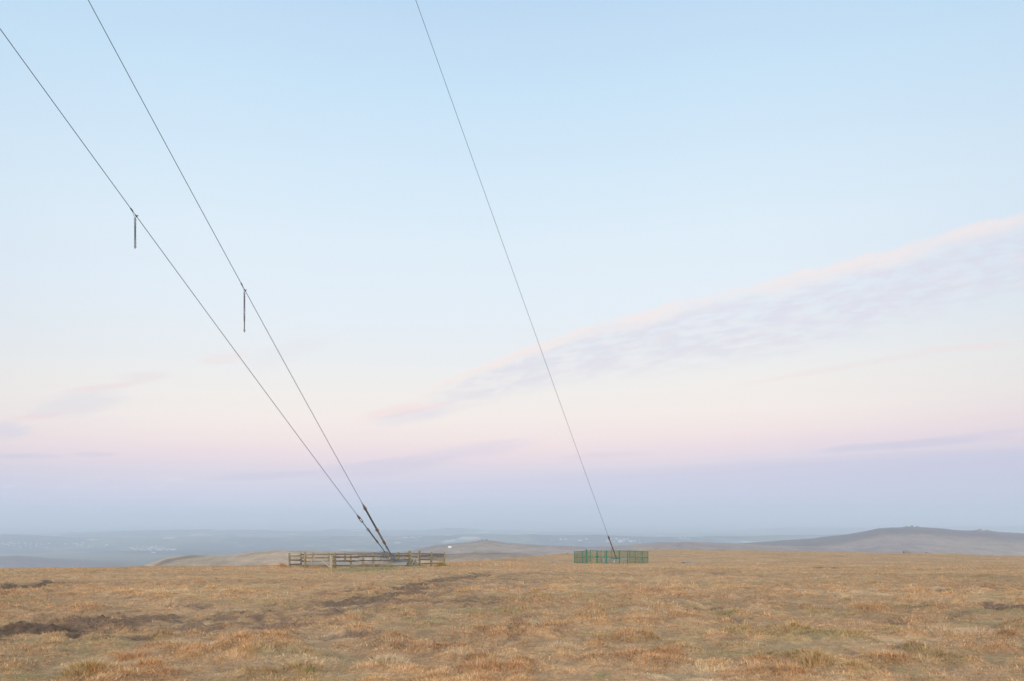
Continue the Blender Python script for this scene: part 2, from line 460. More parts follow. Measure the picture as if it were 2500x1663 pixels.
# ------------------------------------------------------------------ materials
def newmat(name):
    m = bpy.data.materials.new(name); m.use_nodes = True
    t = m.node_tree
    b = t.nodes['Principled BSDF']
    return m, t, b
def attr_mat(name, rough=0.95, scales=((6.0, .35), (35.0, .4)), transl=0.0, bump=0.0):
    m, t, b = newmat(name)
    a = t.nodes.new('ShaderNodeAttribute'); a.attribute_name = 'tint'
    g = t.nodes.new('ShaderNodeNewGeometry')
    prev = a.outputs['Color']
    last = None
    for sc, amt in scales:
        n = t.nodes.new('ShaderNodeTexNoise'); n.inputs['Scale'].default_value = sc; n.inputs['Detail'].default_value = 5
        n.inputs['Roughness'].default_value = .65
        t.links.new(g.outputs['Position'], n.inputs['Vector'])
        mr = t.nodes.new('ShaderNodeMapRange'); t.links.new(n.outputs[0], mr.inputs[0])
        mr.inputs[1].default_value = .25; mr.inputs[2].default_value = .75
        mr.inputs[3].default_value = 1 - amt; mr.inputs[4].default_value = 1 + amt
        mx = t.nodes.new('ShaderNodeVectorMath'); mx.operation = 'SCALE'
        t.links.new(prev, mx.inputs[0]); t.links.new(mr.outputs[0], mx.inputs['Scale'])
        prev = mx.outputs[0]; last = n
    t.links.new(prev, b.inputs['Base Color'])
    b.inputs['Roughness'].default_value = rough
    b.inputs['Specular IOR Level'].default_value = .15
    if bump and last:
        bp = t.nodes.new('ShaderNodeBump'); bp.inputs['Strength'].default_value = bump; bp.inputs['Distance'].default_value = .05
        t.links.new(last.outputs[0], bp.inputs['Height']); t.links.new(bp.outputs[0], b.inputs['Normal'])
    return m
def noise_mat(name, c1, c2, scale=8.0, rough=.8, metal=0.0, c3=None, bump=.3, stretch=None, detail=6, lo=.35, hi=.65, obj=True):
    m, t, b = newmat(name)
    tcn = t.nodes.new('ShaderNodeTexCoord')
    src = tcn.outputs['Object']
    if stretch:
        mp = t.nodes.new('ShaderNodeMapping'); mp.inputs['Scale'].default_value = stretch
        t.links.new(src, mp.inputs[0]); src = mp.outputs[0]
    n = t.nodes.new('ShaderNodeTexNoise'); n.inputs['Scale'].default_value = scale; n.inputs['Detail'].default_value = detail
    n.inputs['Roughness'].default_value = .65
    t.links.new(src, n.inputs['Vector'])
    r_ = t.nodes.new('ShaderNodeValToRGB')
    r_.color_ramp.elements[0].position = lo; r_.color_ramp.elements[0].color = (*c1, 1)
    r_.color_ramp.elements[1].position = hi; r_.color_ramp.elements[1].color = (*c2, 1)
    if c3:
        e = r_.color_ramp.elements.new((lo + hi) / 2); e.color = (*c3, 1)
    t.links.new(n.outputs[0], r_.inputs[0]); t.links.new(r_.outputs[0], b.inputs['Base Color'])
    b.inputs['Roughness'].default_value = rough; b.inputs['Metallic'].default_value = metal
    b.inputs['Specular IOR Level'].default_value = .3 if (metal or rough < .7) else .08
    if bump:
        bp = t.nodes.new('ShaderNodeBump'); bp.inputs['Strength'].default_value = bump; bp.inputs['Distance'].default_value = .02
        t.links.new(n.outputs[0], bp.inputs['Height']); t.links.new(bp.outputs[0], b.inputs['Normal'])
    return m
M_SOIL = attr_mat('moor_soil', scales=((3.0, .18), (14.0, .35), (60.0, .35)), bump=.5)
M_GRASS = attr_mat('dry_grass', scales=((9.0, .22),), rough=.8)
M_FAR = attr_mat('far_land', scales=((.004, .14), (.02, .30), (.11, .28)))
M_WOOD = noise_mat('weathered_timber', (.17, .125, .085), (.40, .32, .22), 7, .9, c3=(.29, .23, .145), stretch=(3, 3, .6))
M_LICHEN = noise_mat('lichened_timber', (.13, .10, .06), (.30, .27, .13), 9, .9, c3=(.23, .19, .11))
M_RAIL = noise_mat('dark_rail_timber', (.085, .065, .055), (.22, .18, .15), 6, .9)
M_PALEW = noise_mat('pale_timber', (.40, .34, .25), (.56, .49, .38), 8, .85)
M_CONC = noise_mat('old_concrete', (.28, .235, .185), (.44, .375, .30), 1.6, .9, c3=(.36, .305, .24))
M_CONCD = noise_mat('dark_concrete', (.12, .13, .13), (.22, .225, .22), 1.8, .9)  # darker grey than the main block's concrete
M_STEEL = noise_mat('galvanised_steel', (.16, .17, .18), (.27, .28, .29), 12, .55, .5)
M_DSTEEL = noise_mat('dark_steel', (.085, .075, .085), (.17, .15, .16), 10, .6, .3)
M_RUST = noise_mat('rusted_steel', (.12, .075, .055), (.27, .165, .105), 14, .85, .1)
M_CABLE = noise_mat('cable_strand', (.03, .033, .04), (.06, .066, .075), 6, .5, .4)
M_CHAIN = noise_mat('chain_iron', (.05, .04, .055), (.12, .09, .11), 18, .7, .3)
M_GREEN = noise_mat('green_coated_steel', (.008, .13, .08), (.02, .20, .13), 4, .5, bump=0)
M_MESH = noise_mat('green_mesh_wire', (.012, .12, .07), (.025, .17, .10), 4, .5, bump=0)
M_ROCK = noise_mat('granite', (.17, .155, .14), (.37, .335, .29), 1.2, .9, c3=(.26, .235, .205), bump=.6)
M_WALL = noise_mat('white_render', (.72, .72, .70), (.86, .86, .84), .3, .8, bump=0)
M_SLATE = noise_mat('roof_slate', (.14, .15, .17), (.25, .25, .27), .6, .8, bump=0)
M_WATER = noise_mat('puddle_water', (.10, .11, .11), (.14, .15, .16), 2, .08, bump=0)

# ------------------------------------------------------------------ ground sheet
def axis_u():
    inner = np.linspace(-.86, .86, 760)
    o1 = np.linspace(.86, 6.0, 60)[1:]
    return np.concatenate([-o1[::-1], inner, o1])
def rows_y():
    a = -np.geomspace(1200, 6, 30); b = np.linspace(-5, 4, 12)[1:-1]
    c = np.geomspace(4, 130, 560); d = np.geomspace(131, 340, 110); e = np.geomspace(345, 1000, 40)
    return np.concatenate([a, b, c, d, e])
uu = axis_u(); yy = rows_y()
UU, YY = np.meshgrid(uu, yy)
XX = UU * np.sqrt(YY ** 2 + 6.0 ** 2)
z, zb, peat, tus, nz = fields(XX, YY)
rnd = RNG.random(XX.shape)
rnd = np.full(XX.shape, .5)
ground = grid_mesh('ground', XX, YY, z, M_SOIL, colour(XX, YY, zb, peat, tus, rnd, soil=True))
tag(ground, kind='structure')

def gz(x, y):
    return float(fields(np.array([float(x)]), np.array([float(y)]))[0][0])
def at(xs, ys, Y):
    """a spot at distance Y, given the photograph column and row it is seen at"""
    return Vector(((xs - 1250) / F * Y, Y, EYE - (ys - HY) / F * Y))
def on_ground(xs, Y, dz=0.0):
    x = (xs - 1250) / F * Y
    return Vector((x, Y, gz(x, Y) + dz))
def ground_depth(xs, ys):
    """how far away the moor surface is along the sight line through (xs, ys)"""
    Y = np.geomspace(5, 330, 900); X = (xs - 1250) / F * Y
    zz = z_base(X, Y); need = EYE - (ys - HY) / F * Y
    k = np.nonzero(zz >= need)[0]
    return float(Y[k[0]]) if len(k) else 80.0

# ------------------------------------------------------------------ grass
def blades(name, n, y0, y1, pw, wid, hmin, hmax, umax=.80, segs=2, lay=0.0, vary=1.0):
    t = RNG.random(n)
    k = 1 - pw
    Y = (y0 ** k + t * (y1 ** k - y0 ** k)) ** (1 / k)
    X = (RNG.random(n) * 2 - 1) * umax * Y
    Z, zb_, pt, tu, nz_ = fields(X, Y)
    rc = np.interp(X / Y, UX, RC)
    vis = (Y < rc + 6)
    keep = vis & (RNG.random(n) > sstep(.3, 1.1, pt) * .85) & (RNG.random(n) < .30 + .70 * sstep(.40, .62, tu))
    X, Y, Z, zb_, pt, tu = (q[keep] for q in (X, Y, Z, zb_, pt, tu))
    n = len(X)
    r1 = RNG.random(n)
    col = colour(X, Y, zb_, pt, tu, r1) * (1 + (.84 * RNG.random(n) - .42) * vary)[:, None]
    col = np.clip(col, .01, .8)
    tall = sstep(.45, .75, tu)
    h = (hmin + (hmax - hmin) * RNG.random(n) ** 1.5) * (.62 + .38 * tall)
    xs = 1250 + F * X / Y
    sky_rush = ((xs > 1085) & (xs < 1290) & (Y > 72) & (Y < 104)) | ((xs > 640) & (xs < 700) & (Y > 62) & (Y < 72)) | ((xs > 1030) & (xs < 1100) & (Y > 66) & (Y < 76))
    h = np.where(sky_rush, h * 2.4, h)
    w_ = wid(Y) * (.6 + .8 * RNG.random(n))
    # the moor grass is combed over by wind, tufts lean their own way
    cd, cang, cid = clumps(X, Y)
    la = np.where(cid > .3, cang + RNG.normal(0, .55, n), 6.283 * fbm(X, Y, .9, 2, 131) * 2.2 + RNG.normal(0, .8, n))
    lean = np.clip(.35 + 1.5 * cd + RNG.normal(0, .35, n), .1, 1.45) if not lay else np.clip(lay + RNG.normal(.2, .3, n), .1, 1.45)
    h = h * (.75 + .75 * cid ** 2) * (1.15 - .5 * np.clip(cd, 0, 1))
    ca, sa = np.cos(la), np.sin(la)
    wa = la + 1.5708 + RNG.normal(0, .5, n)
    wx, wy = np.cos(wa) * w_ / 2, np.sin(wa) * w_ / 2 * .6
    base = np.stack([X, Y, Z - .015], -1)
    W = np.stack([wx, wy, np.zeros(n)], -1)
    m1 = base + np.stack([ca * np.sin(lean * .6) * h * .55, sa * np.sin(lean * .6) * h * .55, np.cos(lean * .6) * h * .55], -1)
    tip = m1 + np.stack([ca * np.sin(lean * 1.4) * h * .5, sa * np.sin(lean * 1.4) * h * .5, np.cos(lean * 1.4) * h * .5], -1)
    if segs == 2:
        V = np.stack([base - W, base + W, m1 + W * .7, m1 - W * .7, tip], 1).reshape(-1, 3)
        nv = 5
        b_ = (np.arange(n) * 5)[:, None]
        loops = (b_ + np.array([0, 1, 2, 3, 3, 2, 4])).ravel()
        tot = np.tile([4, 3], n); 
    else:
        V = np.stack([base - W, base + W, tip], 1).reshape(-1, 3)
        nv = 3
        loops = np.arange(n * 3)
        tot = np.full(n, 3)
    start = np.concatenate([[0], np.cumsum(tot)[:-1]])
    return V, loops, tot, start, np.repeat(col, nv, 0)
def join_blades(name, parts, mat):
    vo = lo = 0; Vs, Ls, Ts, Ss, Cs = [], [], [], [], []
    for V, l, t, s_, c in parts:
        Vs.append(V); Ls.append(l + vo); Ts.append(t); Ss.append(s_ + lo); Cs.append(c)
        vo += len(V); lo += len(l)
    V = np.concatenate(Vs).astype(np.float32); l = np.concatenate(Ls).astype(np.int32)
    t = np.concatenate(Ts).astype(np.int32); s_ = np.concatenate(Ss).astype(np.int32); c = np.concatenate(Cs)
    me = bpy.data.meshes.new(name)
    me.vertices.add(len(V)); me.vertices.foreach_set('co', V.ravel())
    me.loops.add(len(l)); me.loops.foreach_set('vertex_index', l)
    me.polygons.add(len(t)); me.polygons.foreach_set('loop_start', s_); me.polygons.foreach_set('loop_total', t)
    me.update(calc_edges=True)
    a = me.color_attributes.new('tint', 'FLOAT_COLOR', 'POINT')
    rgba = np.ones((len(V), 4), np.float32); rgba[:, :3] = c
    a.data.foreach_set('color', rgba.ravel())
    me.materials.append(mat)
    o = bpy.data.objects.new(name, me); C.objects.link(o)
    return o
def wisps_of(y0, y1, n, segs):
    return blades('w', n, y0, y1, 1.5, lambda Y: .0032 + .00052 * Y, .04, .115, segs=segs, lay=.85, vary=1.2)
parts = [wisps_of(5.5, 24, 220000, 2), wisps_of(22, 130, 160000, 1), blades('a', 560000, 5.5, 22, 1.5, lambda Y: .0022 + .00022 * Y, .03, .095),
         blades('b', 330000, 18, 60, 1.5, lambda Y: .004 + .00032 * Y, .04, .10, segs=1),
         blades('c', 300000, 50, 320, 1.5, lambda Y: .01 + .00035 * Y, .06, .15, segs=1)]
gr = join_blades('moor_grass', parts, M_GRASS)
tag(gr, 'wind-combed dry straw and rust coloured moor grass covering the hilltop', 'grass', kind='stuff')

# ------------------------------------------------------------------ mid-distance moors and the far lowland
def ridge_field(Uq, Yq, ridges, base):
    z = base(Yq) + 0 * Uq
    for xs, ys, Yc, wf, wb in ridges:
        top = EYE - (np.interp(Uq * F + 1250, xs, ys) - HY) / F * Yc
        b0 = base(np.array([Yc]))[0]
        dd = Yq - Yc
        g = np.where(dd < 0, np.exp(-(dd / wf) ** 2), np.exp(-(dd / wb) ** 2))
        z = np.maximum(z, base(Yq) + (top - b0) * g)
    return z
def base_moor(Y): return np.interp(Y, [100, 300, 600, 900, 1500, 3000, 6000, 7500, 9000], [-70, -95, -140, -160, -200, -270, -345, -380, -420])
RIDGES = [
    ([-3000, 200, 340, 375, 407, 461, 565, 619, 680, 803, 1000, 1090, 1159, 1250, 1330, 1400, 1500, 6000],
     [1700, 1460, 1392, 1376, 1366, 1358, 1355, 1348, 1344, 1349, 1354, 1354, 1349, 1352, 1360, 1372, 1395, 1800], 1350, 560, 500),
    ([-3000, 700, 900, 1014, 1067, 1144, 1165, 1182, 1205, 1239, 1335, 1449, 1525, 1583, 1700, 1829, 2000, 2400, 6000],
     [1500, 1420, 1362, 1343, 1334, 1327, 1324, 1323, 1324, 1329, 1334, 1337, 1332, 1327, 1324, 1327, 1335, 1390, 1600], 2600, 800, 700),
    ([-3000, 1300, 1500, 1600, 1760, 1867, 1982, 2058, 2127, 2146, 2222, 2287, 2364, 2440, 2500, 2700, 3400, 6000],
     [1500, 1440, 1375, 1345, 1329, 1322, 1316, 1307, 1295, 1291, 1288, 1291, 1295, 1298, 1302, 1312, 1340, 1420], 3800, 1500, 900),
    ([-3000, -300, 0, 41, 114, 217, 300, 420, 600, 6000],
     [1420, 1362, 1360, 1357, 1365, 1371, 1376, 1390, 1420, 1600], 4600, 700, 800)]
um = np.concatenate([np.linspace(-4, -.9, 60)[:-1], np.linspace(-.9, .9, 520), np.linspace(.9, 4, 60)[1:]])
ym = np.geomspace(140, 9000, 330)
UM, YM = np.meshgrid(um, ym)
XM = UM * YM
ZM = ridge_field(UM, YM, RIDGES, base_moor)
rough_m = np.minimum(YM / 1500.0, 1.2)
ZM = ZM + (fbm(XM, YM, 420, 5, 201) - .5) * 13 * rough_m * sstep(300, 900, YM) + (fbm(XM, YM, 60, 4, 211, .6) - .5) * 5.0
a1 = fbm(XM, YM, 650, 5, 221, .6); a2 = fbm(XM, YM, 180, 4, 231, .6); a3 = fbm(XM, YM, 420, 5, 241, .62)
def blend(o, w_, c): w_ = np.clip(w_, 0, 1)[..., None]; return o * (1 - w_) + np.array(c) * w_
cm = np.ones(XM.shape + (3,)) * np.array([.45, .305, .19])
cm = blend(cm, sstep(.46, .66, a1) * .8, (.24, .16, .11))
cm = blend(cm, sstep(.46, .62, fbm(XM, YM, 90, 4, 251, .65)) * .45, (.25, .19, .12))
cm = blend(cm, sstep(.50, .66, a3) * .6 * ((UM > -.14) & (UM < .06)), (.27, .25, .11))
cm = blend(cm, sstep(.60, .68, a2) * .6, (.10, .09, .07))
cm = blend(cm, sstep(1700, 2200, YM) * (1 - sstep(2900, 3200, YM)) * .85, (.26, .195, .175))
cm = blend(cm, sstep(1700, 2200, YM) * (1 - sstep(2900, 3200, YM)) * sstep(.5, .62, a2) * .5, (.38, .27, .17))
cm = blend(cm, sstep(2900, 3300, YM) * .88, (.125, .10, .10))
cm = blend(cm, sstep(4000, 5500, YM) * .6, (.12, .13, .06))
moor = grid_mesh('moorland_hills', XM, YM, ZM, M_FAR, cm)
tag(moor, kind='structure')

def base_low(Y): return np.interp(Y, [5000, 7000, 9000, 14000, 1e6], [-420, -385, -380, -380, -380])
LOW = [
    ([-3000, 0, 117, 152, 165, 174, 185, 217, 326, 489, 640, 900, 6000], [1312, 1306, 1309, 1304, 1300, 1297.5, 1300, 1299, 1296, 1293, 1295, 1310, 1330], 14000, 2200, 1800),
    ([-3000, 300, 596, 687, 764, 809, 900, 1029, 1098, 1125, 1182, 1335, 1700, 6000], [1310, 1305, 1296, 1302, 1298, 1293, 1295, 1300, 1290, 1291, 1298, 1302, 1306, 1330], 17000, 1500, 1800),
    ([-3000, 1100, 1335, 1700, 1791, 1814, 1982, 2154, 2600, 6000], [1310, 1305, 1298, 1298, 1298, 1294, 1291, 1286, 1284, 1290], 20000, 2500, 2500),
    ([-3000, 0, 600, 1000, 1159, 1200, 1239, 1296, 1400, 1660, 1750, 2500, 6000], [1281, 1281, 1279, 1278, 1274, 1271, 1269, 1274, 1279, 1287, 1280, 1278, 1281], 34000, 4000, 4000),
    ([-3000, 0, 6000], [1301, 1311, 1311], 10800, 900, 900),
    ([-3000, 300, 500, 900, 1200, 1500, 1700, 2000, 6000], [1340, 1338, 1333, 1327, 1318, 1310, 1311, 1313, 1340], 12400, 700, 900)]
ul = np.concatenate([np.linspace(-2.5, -.85, 30)[:-1], np.linspace(-.85, .85, 640), np.linspace(.85, 2.5, 30)[1:]])
yl = np.concatenate([np.geomspace(5200, 22000, 420), np.geomspace(22200, 160000, 90)])
UL, YL = np.meshgrid(ul, yl)
XL = UL * YL
def z_low(Uq, Yq):
    Xq = Uq * Yq
    return ridge_field(Uq, Yq, LOW, base_low) + ((fbm(Xq, Yq, 2600, 5, 301, .55) - .5) * 140 + (fbm(Xq, Yq, 500, 3, 305) - .5) * 16) * sstep(5500, 8500, Yq) * (1 - sstep(24000, 40000, Yq) * .6)
ZL = z_low(UL, YL)
# patchwork of fields: cells of a jittered grid, each with its own crop colour, dark hedges between
def cells(X, Y, sc, seed):
    x = X / sc + (fbm(X, Y, sc * 3, 2, seed) - .5) * 2; y = Y / (sc * 1.5) + (fbm(X, Y, sc * 3, 2, seed + 5) - .5) * 2
    ix, iy = np.floor(x), np.floor(y); best = np.full(X.shape, 9.); sec = np.full(X.shape, 9.); idv = np.zeros(X.shape); idw = np.zeros(X.shape)
    for ox in (-1, 0, 1):
        for oy in (-1, 0, 1):
            cx = ix + ox + .15 + .7 * _h(ix + ox, iy + oy, seed); cy = iy + oy + .15 + .7 * _h(ix + ox, iy + oy, seed + 1)
            d = np.hypot(x - cx, y - cy)
            b = d < best
            sec = np.where(b, best, np.minimum(sec, d))
            idv = np.where(b, _h(ix + ox, iy + oy, seed + 2), idv)
            idw = np.where(b, _h(ix + ox, iy + oy, seed + 3), idw)
            best = np.where(b, d, best)
    return sec - best, idv, idw
eg, idv, idw = cells(XL, YL, 240, 401)
cl = np.ones(XL.shape + (3,)) * np.array([.095, .12, .06])
cl = blend(cl, (idv > .45) * 1.0, (.15, .16, .09))
cl = blend(cl, (idv > .78) * 1.0, (.50, .44, .28))
cl = blend(cl, (idv > .86) * 1.0, (.22, .15, .10))
wood = np.maximum(sstep(.47, .55, fbm(XL, YL, 1700, 5, 411, .6)), sstep(.55, .60, fbm(XL, YL, 520, 4, 415, .6)))
cl = blend(cl, wood * .97, (.014, .02, .018))
cl = blend(cl, (eg < .14) * .7, (.05, .065, .04))
low = grid_mesh('lowland', XL, YL, ZL, M_FAR, cl)
tag(low, kind='structure')

# ------------------------------------------------------------------ wooden pen round the inner anchor
def lerp(a, b, t): return a + (b - a) * t
FY = [(707.3, 66.0, 1350.3, .20), (744.7, 63.8, 1348.5, .24), (810.1, 60.9, 1358.0, .13), (817.8, 60.7, 1350.0, .25),
      (857.4, 62.0, 1354.4, .17), (887.3, 63.0, 1353.9, .17), (911.5, 64.0, 1354.4, .18), (952.3, 65.6, 1356.0, .18),
      (999.5, 68.2, 1345.3, .24), (1024.0, 69.4, 1345.3, .22), (1052.4, 71.0, 1348.0, .20), (1084.0, 73.0, 1348.0, .16)]
BY = [(735.5, 68.5, 1350.0, .16), (764.0, 70.5, 1349.7, .18), (803.5, 73.0, 1349.7, .17), (842.4, 75.2, 1350, .17),
      (877.2, 76.6, 1349, .17), (910.0, 77.4, 1348.5, .17), (972.5, 77.4, 1348.5, .18), (987.0, 76.6, 1351, .15)]
pen_c = on_ground(900, 68)
pen = empty('wooden_pen_fence', (pen_c.x, pen_c.y, pen_c.z))
tag(pen, 'weathered post and rail timber fence round the two left guy cables', 'fence')
def post(xs, Y, ytop, wd, mat):
    g = on_ground(xs, Y)
    zt = at(xs, ytop, Y).z
    mb = MB()
    zt = max(zt, g.z + .9)
    zz = [g.z - .35, g.z + .2, lerp(g.z, zt, .5), zt - .03, zt]
    rr = [wd * .52, wd * .50, wd * .49, wd * .48, wd * .40]
    dx_, dy_ = random.uniform(-.07, .07), random.uniform(-.05, .05)
    pts_ = [(g.x + dx_ * i / 4, g.y + dy_ * i / 4, q) for i, q in enumerate(zz)]
    mb.tube(pts_, rr, n=8)
    mb.build('post', mat, pen)
    return g, zt
fp = []
for i, (xs, Y, yt, wd) in enumerate(FY):
    m_ = M_PALEW if i == 2 else (M_LICHEN if i in (3, 8, 9, 10) else M_WOOD)
    fp.append(post(xs, Y, yt, wd * 1.02, m_))
bp_ = [post(xs, Y, yt, wd * 1.05, M_LICHEN if i % 3 == 0 else M_WOOD) for i, (xs, Y, yt, wd) in enumerate(BY)]
def rails(p, q, hs, w_=.045, hgt=.10, over=.12, off=-.09):
    for h_ in hs:
        a = Vector((p[0].x, p[0].y + off, p[0].z + h_)); b = Vector((q[0].x, q[0].y + off, q[0].z + h_))
        d = (b - a).normalized()
        mb = MB(); mb.beam(a - d * over + Vector((0, 0, random.uniform(-.015, .015))), b + d * over + Vector((0, 0, random.uniform(-.015, .015))), w_, hgt, segs=4, jit=.006, sag=.01)
        mb.build('rail', M_RAIL if random.random() < .75 else M_WOOD, pen)
H3 = (.28, .68, 1.06)
rails(fp[0], fp[1], H3)
for i in range(3, 7): rails(fp[i], fp[i + 1], (.24, .60, .98))
rails(fp[7], fp[8], (.24, .64, 1.06))
for i in (9, 10): rails(fp[i], fp[i + 1], (.30, .72, 1.10))
rails(fp[0], bp_[0], H3, off=.05)
for i in range(7): rails(bp_[i], bp_[i + 1], (.50, .86, 1.18), off=.09)
rails(bp_[7], fp[11], (.55, .9, 1.2), off=.09)
# gates: five bars, end stiles and a V of braces
def gate(p, q, h_, fr0, fr1, v_at, mat, left_open=.10):
    a = Vector((p[0].x + left_open, p[0].y - .05, p[0].z + .12)); b = Vector((q[0].x - .10, q[0].y - .05, q[0].z + .12))
    g = empty('gate', a - parent_world(pen)); g.parent = pen
    up = Vector((0, 0, 1))
    mb = MB(); mb.beam(a, a + up * h_, .07, .07); mb.build('gate_stile', mat, g)
    mb = MB(); mb.beam(b, b + up * h_ * .95, .08, .08); mb.build('gate_stile', M_PALEW, g)
    for t in (.02, .24, .47, .71, .97):
        mb = MB(); mb.beam(a + up * h_ * t, b + up * h_ * (t - .02), .035, .075, segs=3, jit=.004); mb.build('gate_bar', mat if t > .1 else M_WOOD, g)
    for (t0, z0, t1, z1) in v_at:
        mb = MB(); mb.beam(a.lerp(b, t0) + up * h_ * z0 + Vector((0, -.045, 0)), a.lerp(b, t1) + up * h_ * z1 + Vector((0, -.045, 0)), .035, .085)
        mb.build('gate_brace', M_PALEW, g)
    return g
gate(fp[1], fp[2], 1.12, 0, 1, ((.22, .40, .45, .95), (.68, .50, .98, .02), (.68, .50, .86, .72)), M_WOOD)
gate(fp[8], fp[9], 1.15, 0, 1, ((.1, .0, .5, .55), (.5, .0, .9, .55)), M_WOOD, left_open=.15)

# ------------------------------------------------------------------ anchor blocks
def block(name, cx, Y, w_, d_, ztop, zbot, rz, mat, origin=None, taper=.85, jit=.03):
    mb = MB()
    m = Matrix.Rotation(rz, 3, 'Z'); vs = []
    nx = 6
    for zq, k in ((zbot, 1.0), (lerp(zbot, ztop, .8), .95), (ztop, taper)):
        ring = []
        for sx, sy in [(-1, -1), (-.33, -1), (.33, -1), (1, -1), (1, -.2), (1, 1), (.33, 1), (-.33, 1), (-1, 1), (-1, .2)]:
            p = m @ Vector((sx * w_ / 2 * k, sy * d_ / 2 * k, 0))
            ring.append((cx + p.x + random.uniform(-jit, jit), Y + p.y + random.uniform(-jit, jit), zq + random.uniform(-jit, jit)))
        vs += ring
    n = 10; fs = []
    for r_ in range(2):
        for k in range(n):
            fs.append((r_ * n + k, r_ * n + (k + 1) % n, (r_ + 1) * n + (k + 1) % n, (r_ + 1) * n + k))
    fs.append(tuple(2 * n + k for k in range(n)))
    mb.add(vs, fs)
    return mb
ab_loc = on_ground(925, 69.5)
anch = empty('anchor_block', ab_loc)
tag(anch, 'grey concrete anchor block inside the timber pen holding two cables', 'concrete block')
sl_c = on_ground(870, 66.6)
block('s', sl_c.x, 66.8, 9.4, 5.0, sl_c.z + .26, sl_c.z - .6, R(6), M_CONC, taper=.995).build('base_slab', M_CONC, anch)
bc = on_ground(915, 69.6)
block('b', bc.x, 69.8, 4.0, 3.2, at(915, 1361.5, 69.8).z, bc.z - .5, R(6), M_CONC, taper=.72).build('main_block', M_CONC, anch)
dc = on_ground(984, 69.5)
block('d', dc.x, 69.6, 2.7, 2.2, at(984, 1368.5, 69.6).z, dc.z - .5, R(10), M_CONCD, taper=.9).build('side_block', M_CONCD, anch)
pl = on_ground(981, 66.9)
block('k', at(980, 0, 66.4).x, 66.35, 1.85, .25, at(980, 1379, 66.4).z, pl.z - .3, R(18), M_CONCD, taper=.98, jit=.01).build('retaining_board', M_CONCD, anch)

# ------------------------------------------------------------------ guy cables
MX, MY = -40.0, 10.0                                     # foot of the mast, out of view on the left
def fit_cable(ax, aY, img_pts, z_end):
    A = Vector(((ax - 1250) / F * aY, aY, 0)); D = Vector((MX - A.x, MY - A.y, 0))
    ss, zz = [0.0], [z_end]
    for xs, ys in img_pts:
        k = (xs - 1250) / F
        s_ = (k * A.y - A.x) / (D.x - k * D.y)
        ss.append(s_); zz.append(EYE - (ys - HY) / F * (A.y + D.y * s_))
    w_ = np.ones(len(ss)); w_[0] = 3
    cf = np.polyfit(ss, zz, 2, w=w_)
    def pt(s_): return Vector((A.x + D.x * s_, A.y + D.y * s_, float(np.polyval(cf, s_))))
    def s_at(xs):
        k = (xs - 1250) / F
        return (k * A.y - A.x) / (D.x - k * D.y)
    return pt, s_at
def z_at(xs, ys, Y): return EYE - (ys - HY) / F * Y
A1Y, A2Y, BYd = 69.4, 69.0, 114.0
c1, s1 = fit_cable(940.4, A1Y, [(0, 70), (297.4, 480), (400, 619.3), (873, 1258.8)], z_at(940.4, 1348.4, A1Y))
c2, s2 = fit_cable(954.4, A2Y, [(215.3, 0), (576.7, 670), (660, 822), (886.7, 1233.6)], z_at(954.4, 1354, A2Y))
c3, s3 = fit_cable(1505.2, BYd, [(1015, 0), (1230, 600), (1310, 827), (1419, 1124), (1484.9, 1310.2)], z_at(1505.2, 1364.9, BYd))
def seg(pt, s0, s1_, n=14): return [pt(lerp(s0, s1_, i / n)) for i in range(n + 1)]
def cable_thing(pt, label):
    o = empty('guy_cable', pt(0.0)); tag(o, label, 'guy cable', 'guy cables of the mast'); return o
def collar(mb, pt, s_, r_, ln):
    p = pt(s_); d = (pt(s_ + .002) - pt(s_ - .002)).normalized()
    mb.tube([p - d * ln / 2, p - d * ln * .35, p, p + d * ln * .35, p + d * ln / 2], [r_ * .7, r_, r_ * 1.05, r_, r_ * .7], n=8)
# cable 1: long open socket, thin rod, clamp, screw body, collar, rod
g1 = cable_thing(c1, 'lower of the two left guy cables, ending in a thin rod beside the pen block')
sa = s1(873); 
mb = MB(); mb.tube(seg(c1, s1(874), 1.0, 40), .0205, n=6); mb.build('cable', M_CABLE, g1)
mb = MB()
a, b = c1(s1(872.5)), c1(s1(885)); ax = (b - a); L_ = ax.length; ax.normalize(); sd = ax.cross(Vector((0, 1, 0))).normalized()
for k in (-1, 1):
    mb.tube([a + ax * L_ * t + sd * k * q for t, q in ((0, .02), (.2, .045), (.45, .075), (.8, .08), (.95, .06), (1.0, .02))], [.04, .05, .04, .038, .042, .04], n=7)
mb.tube([a - ax * .25, a + ax * .15, a + ax * .45], [.03, .05, .07], n=8)
mb.tube([b - ax * .05 - sd * .10, b - ax * .05 + sd * .10], .04, n=8)
mb.build('socket', M_RUST, g1)
mb = MB(); mb.tube(seg(c1, s1(885), s1(895)), .042, n=7); mb.build('rod', M_DSTEEL, g1)
mb = MB(); mb.tube(seg(c1, s1(894), s1(900)), [.04, .045, .05, .055, .06, .065, .065, .065, .065, .065, .06, .06, .06, .06, .06], n=8)
collar(mb, c1, s1(899), .11, .3); mb.build('clamp', M_STEEL, g1)
mb = MB()
for k in (-1, 1):
    mb.tube([p + sd * k * .03 for p in seg(c1, s1(900), s1(919.5))], .034, n=6)
mb.build('screw_body', M_DSTEEL, g1)
mb = MB(); collar(mb, c1, s1(920), .09, .45); mb.build('collar', M_RUST, g1)
mb = MB(); mb.tube(seg(c1, s1(921), s1(940.4)), .045, n=7); mb.build('rod', M_DSTEEL, g1)
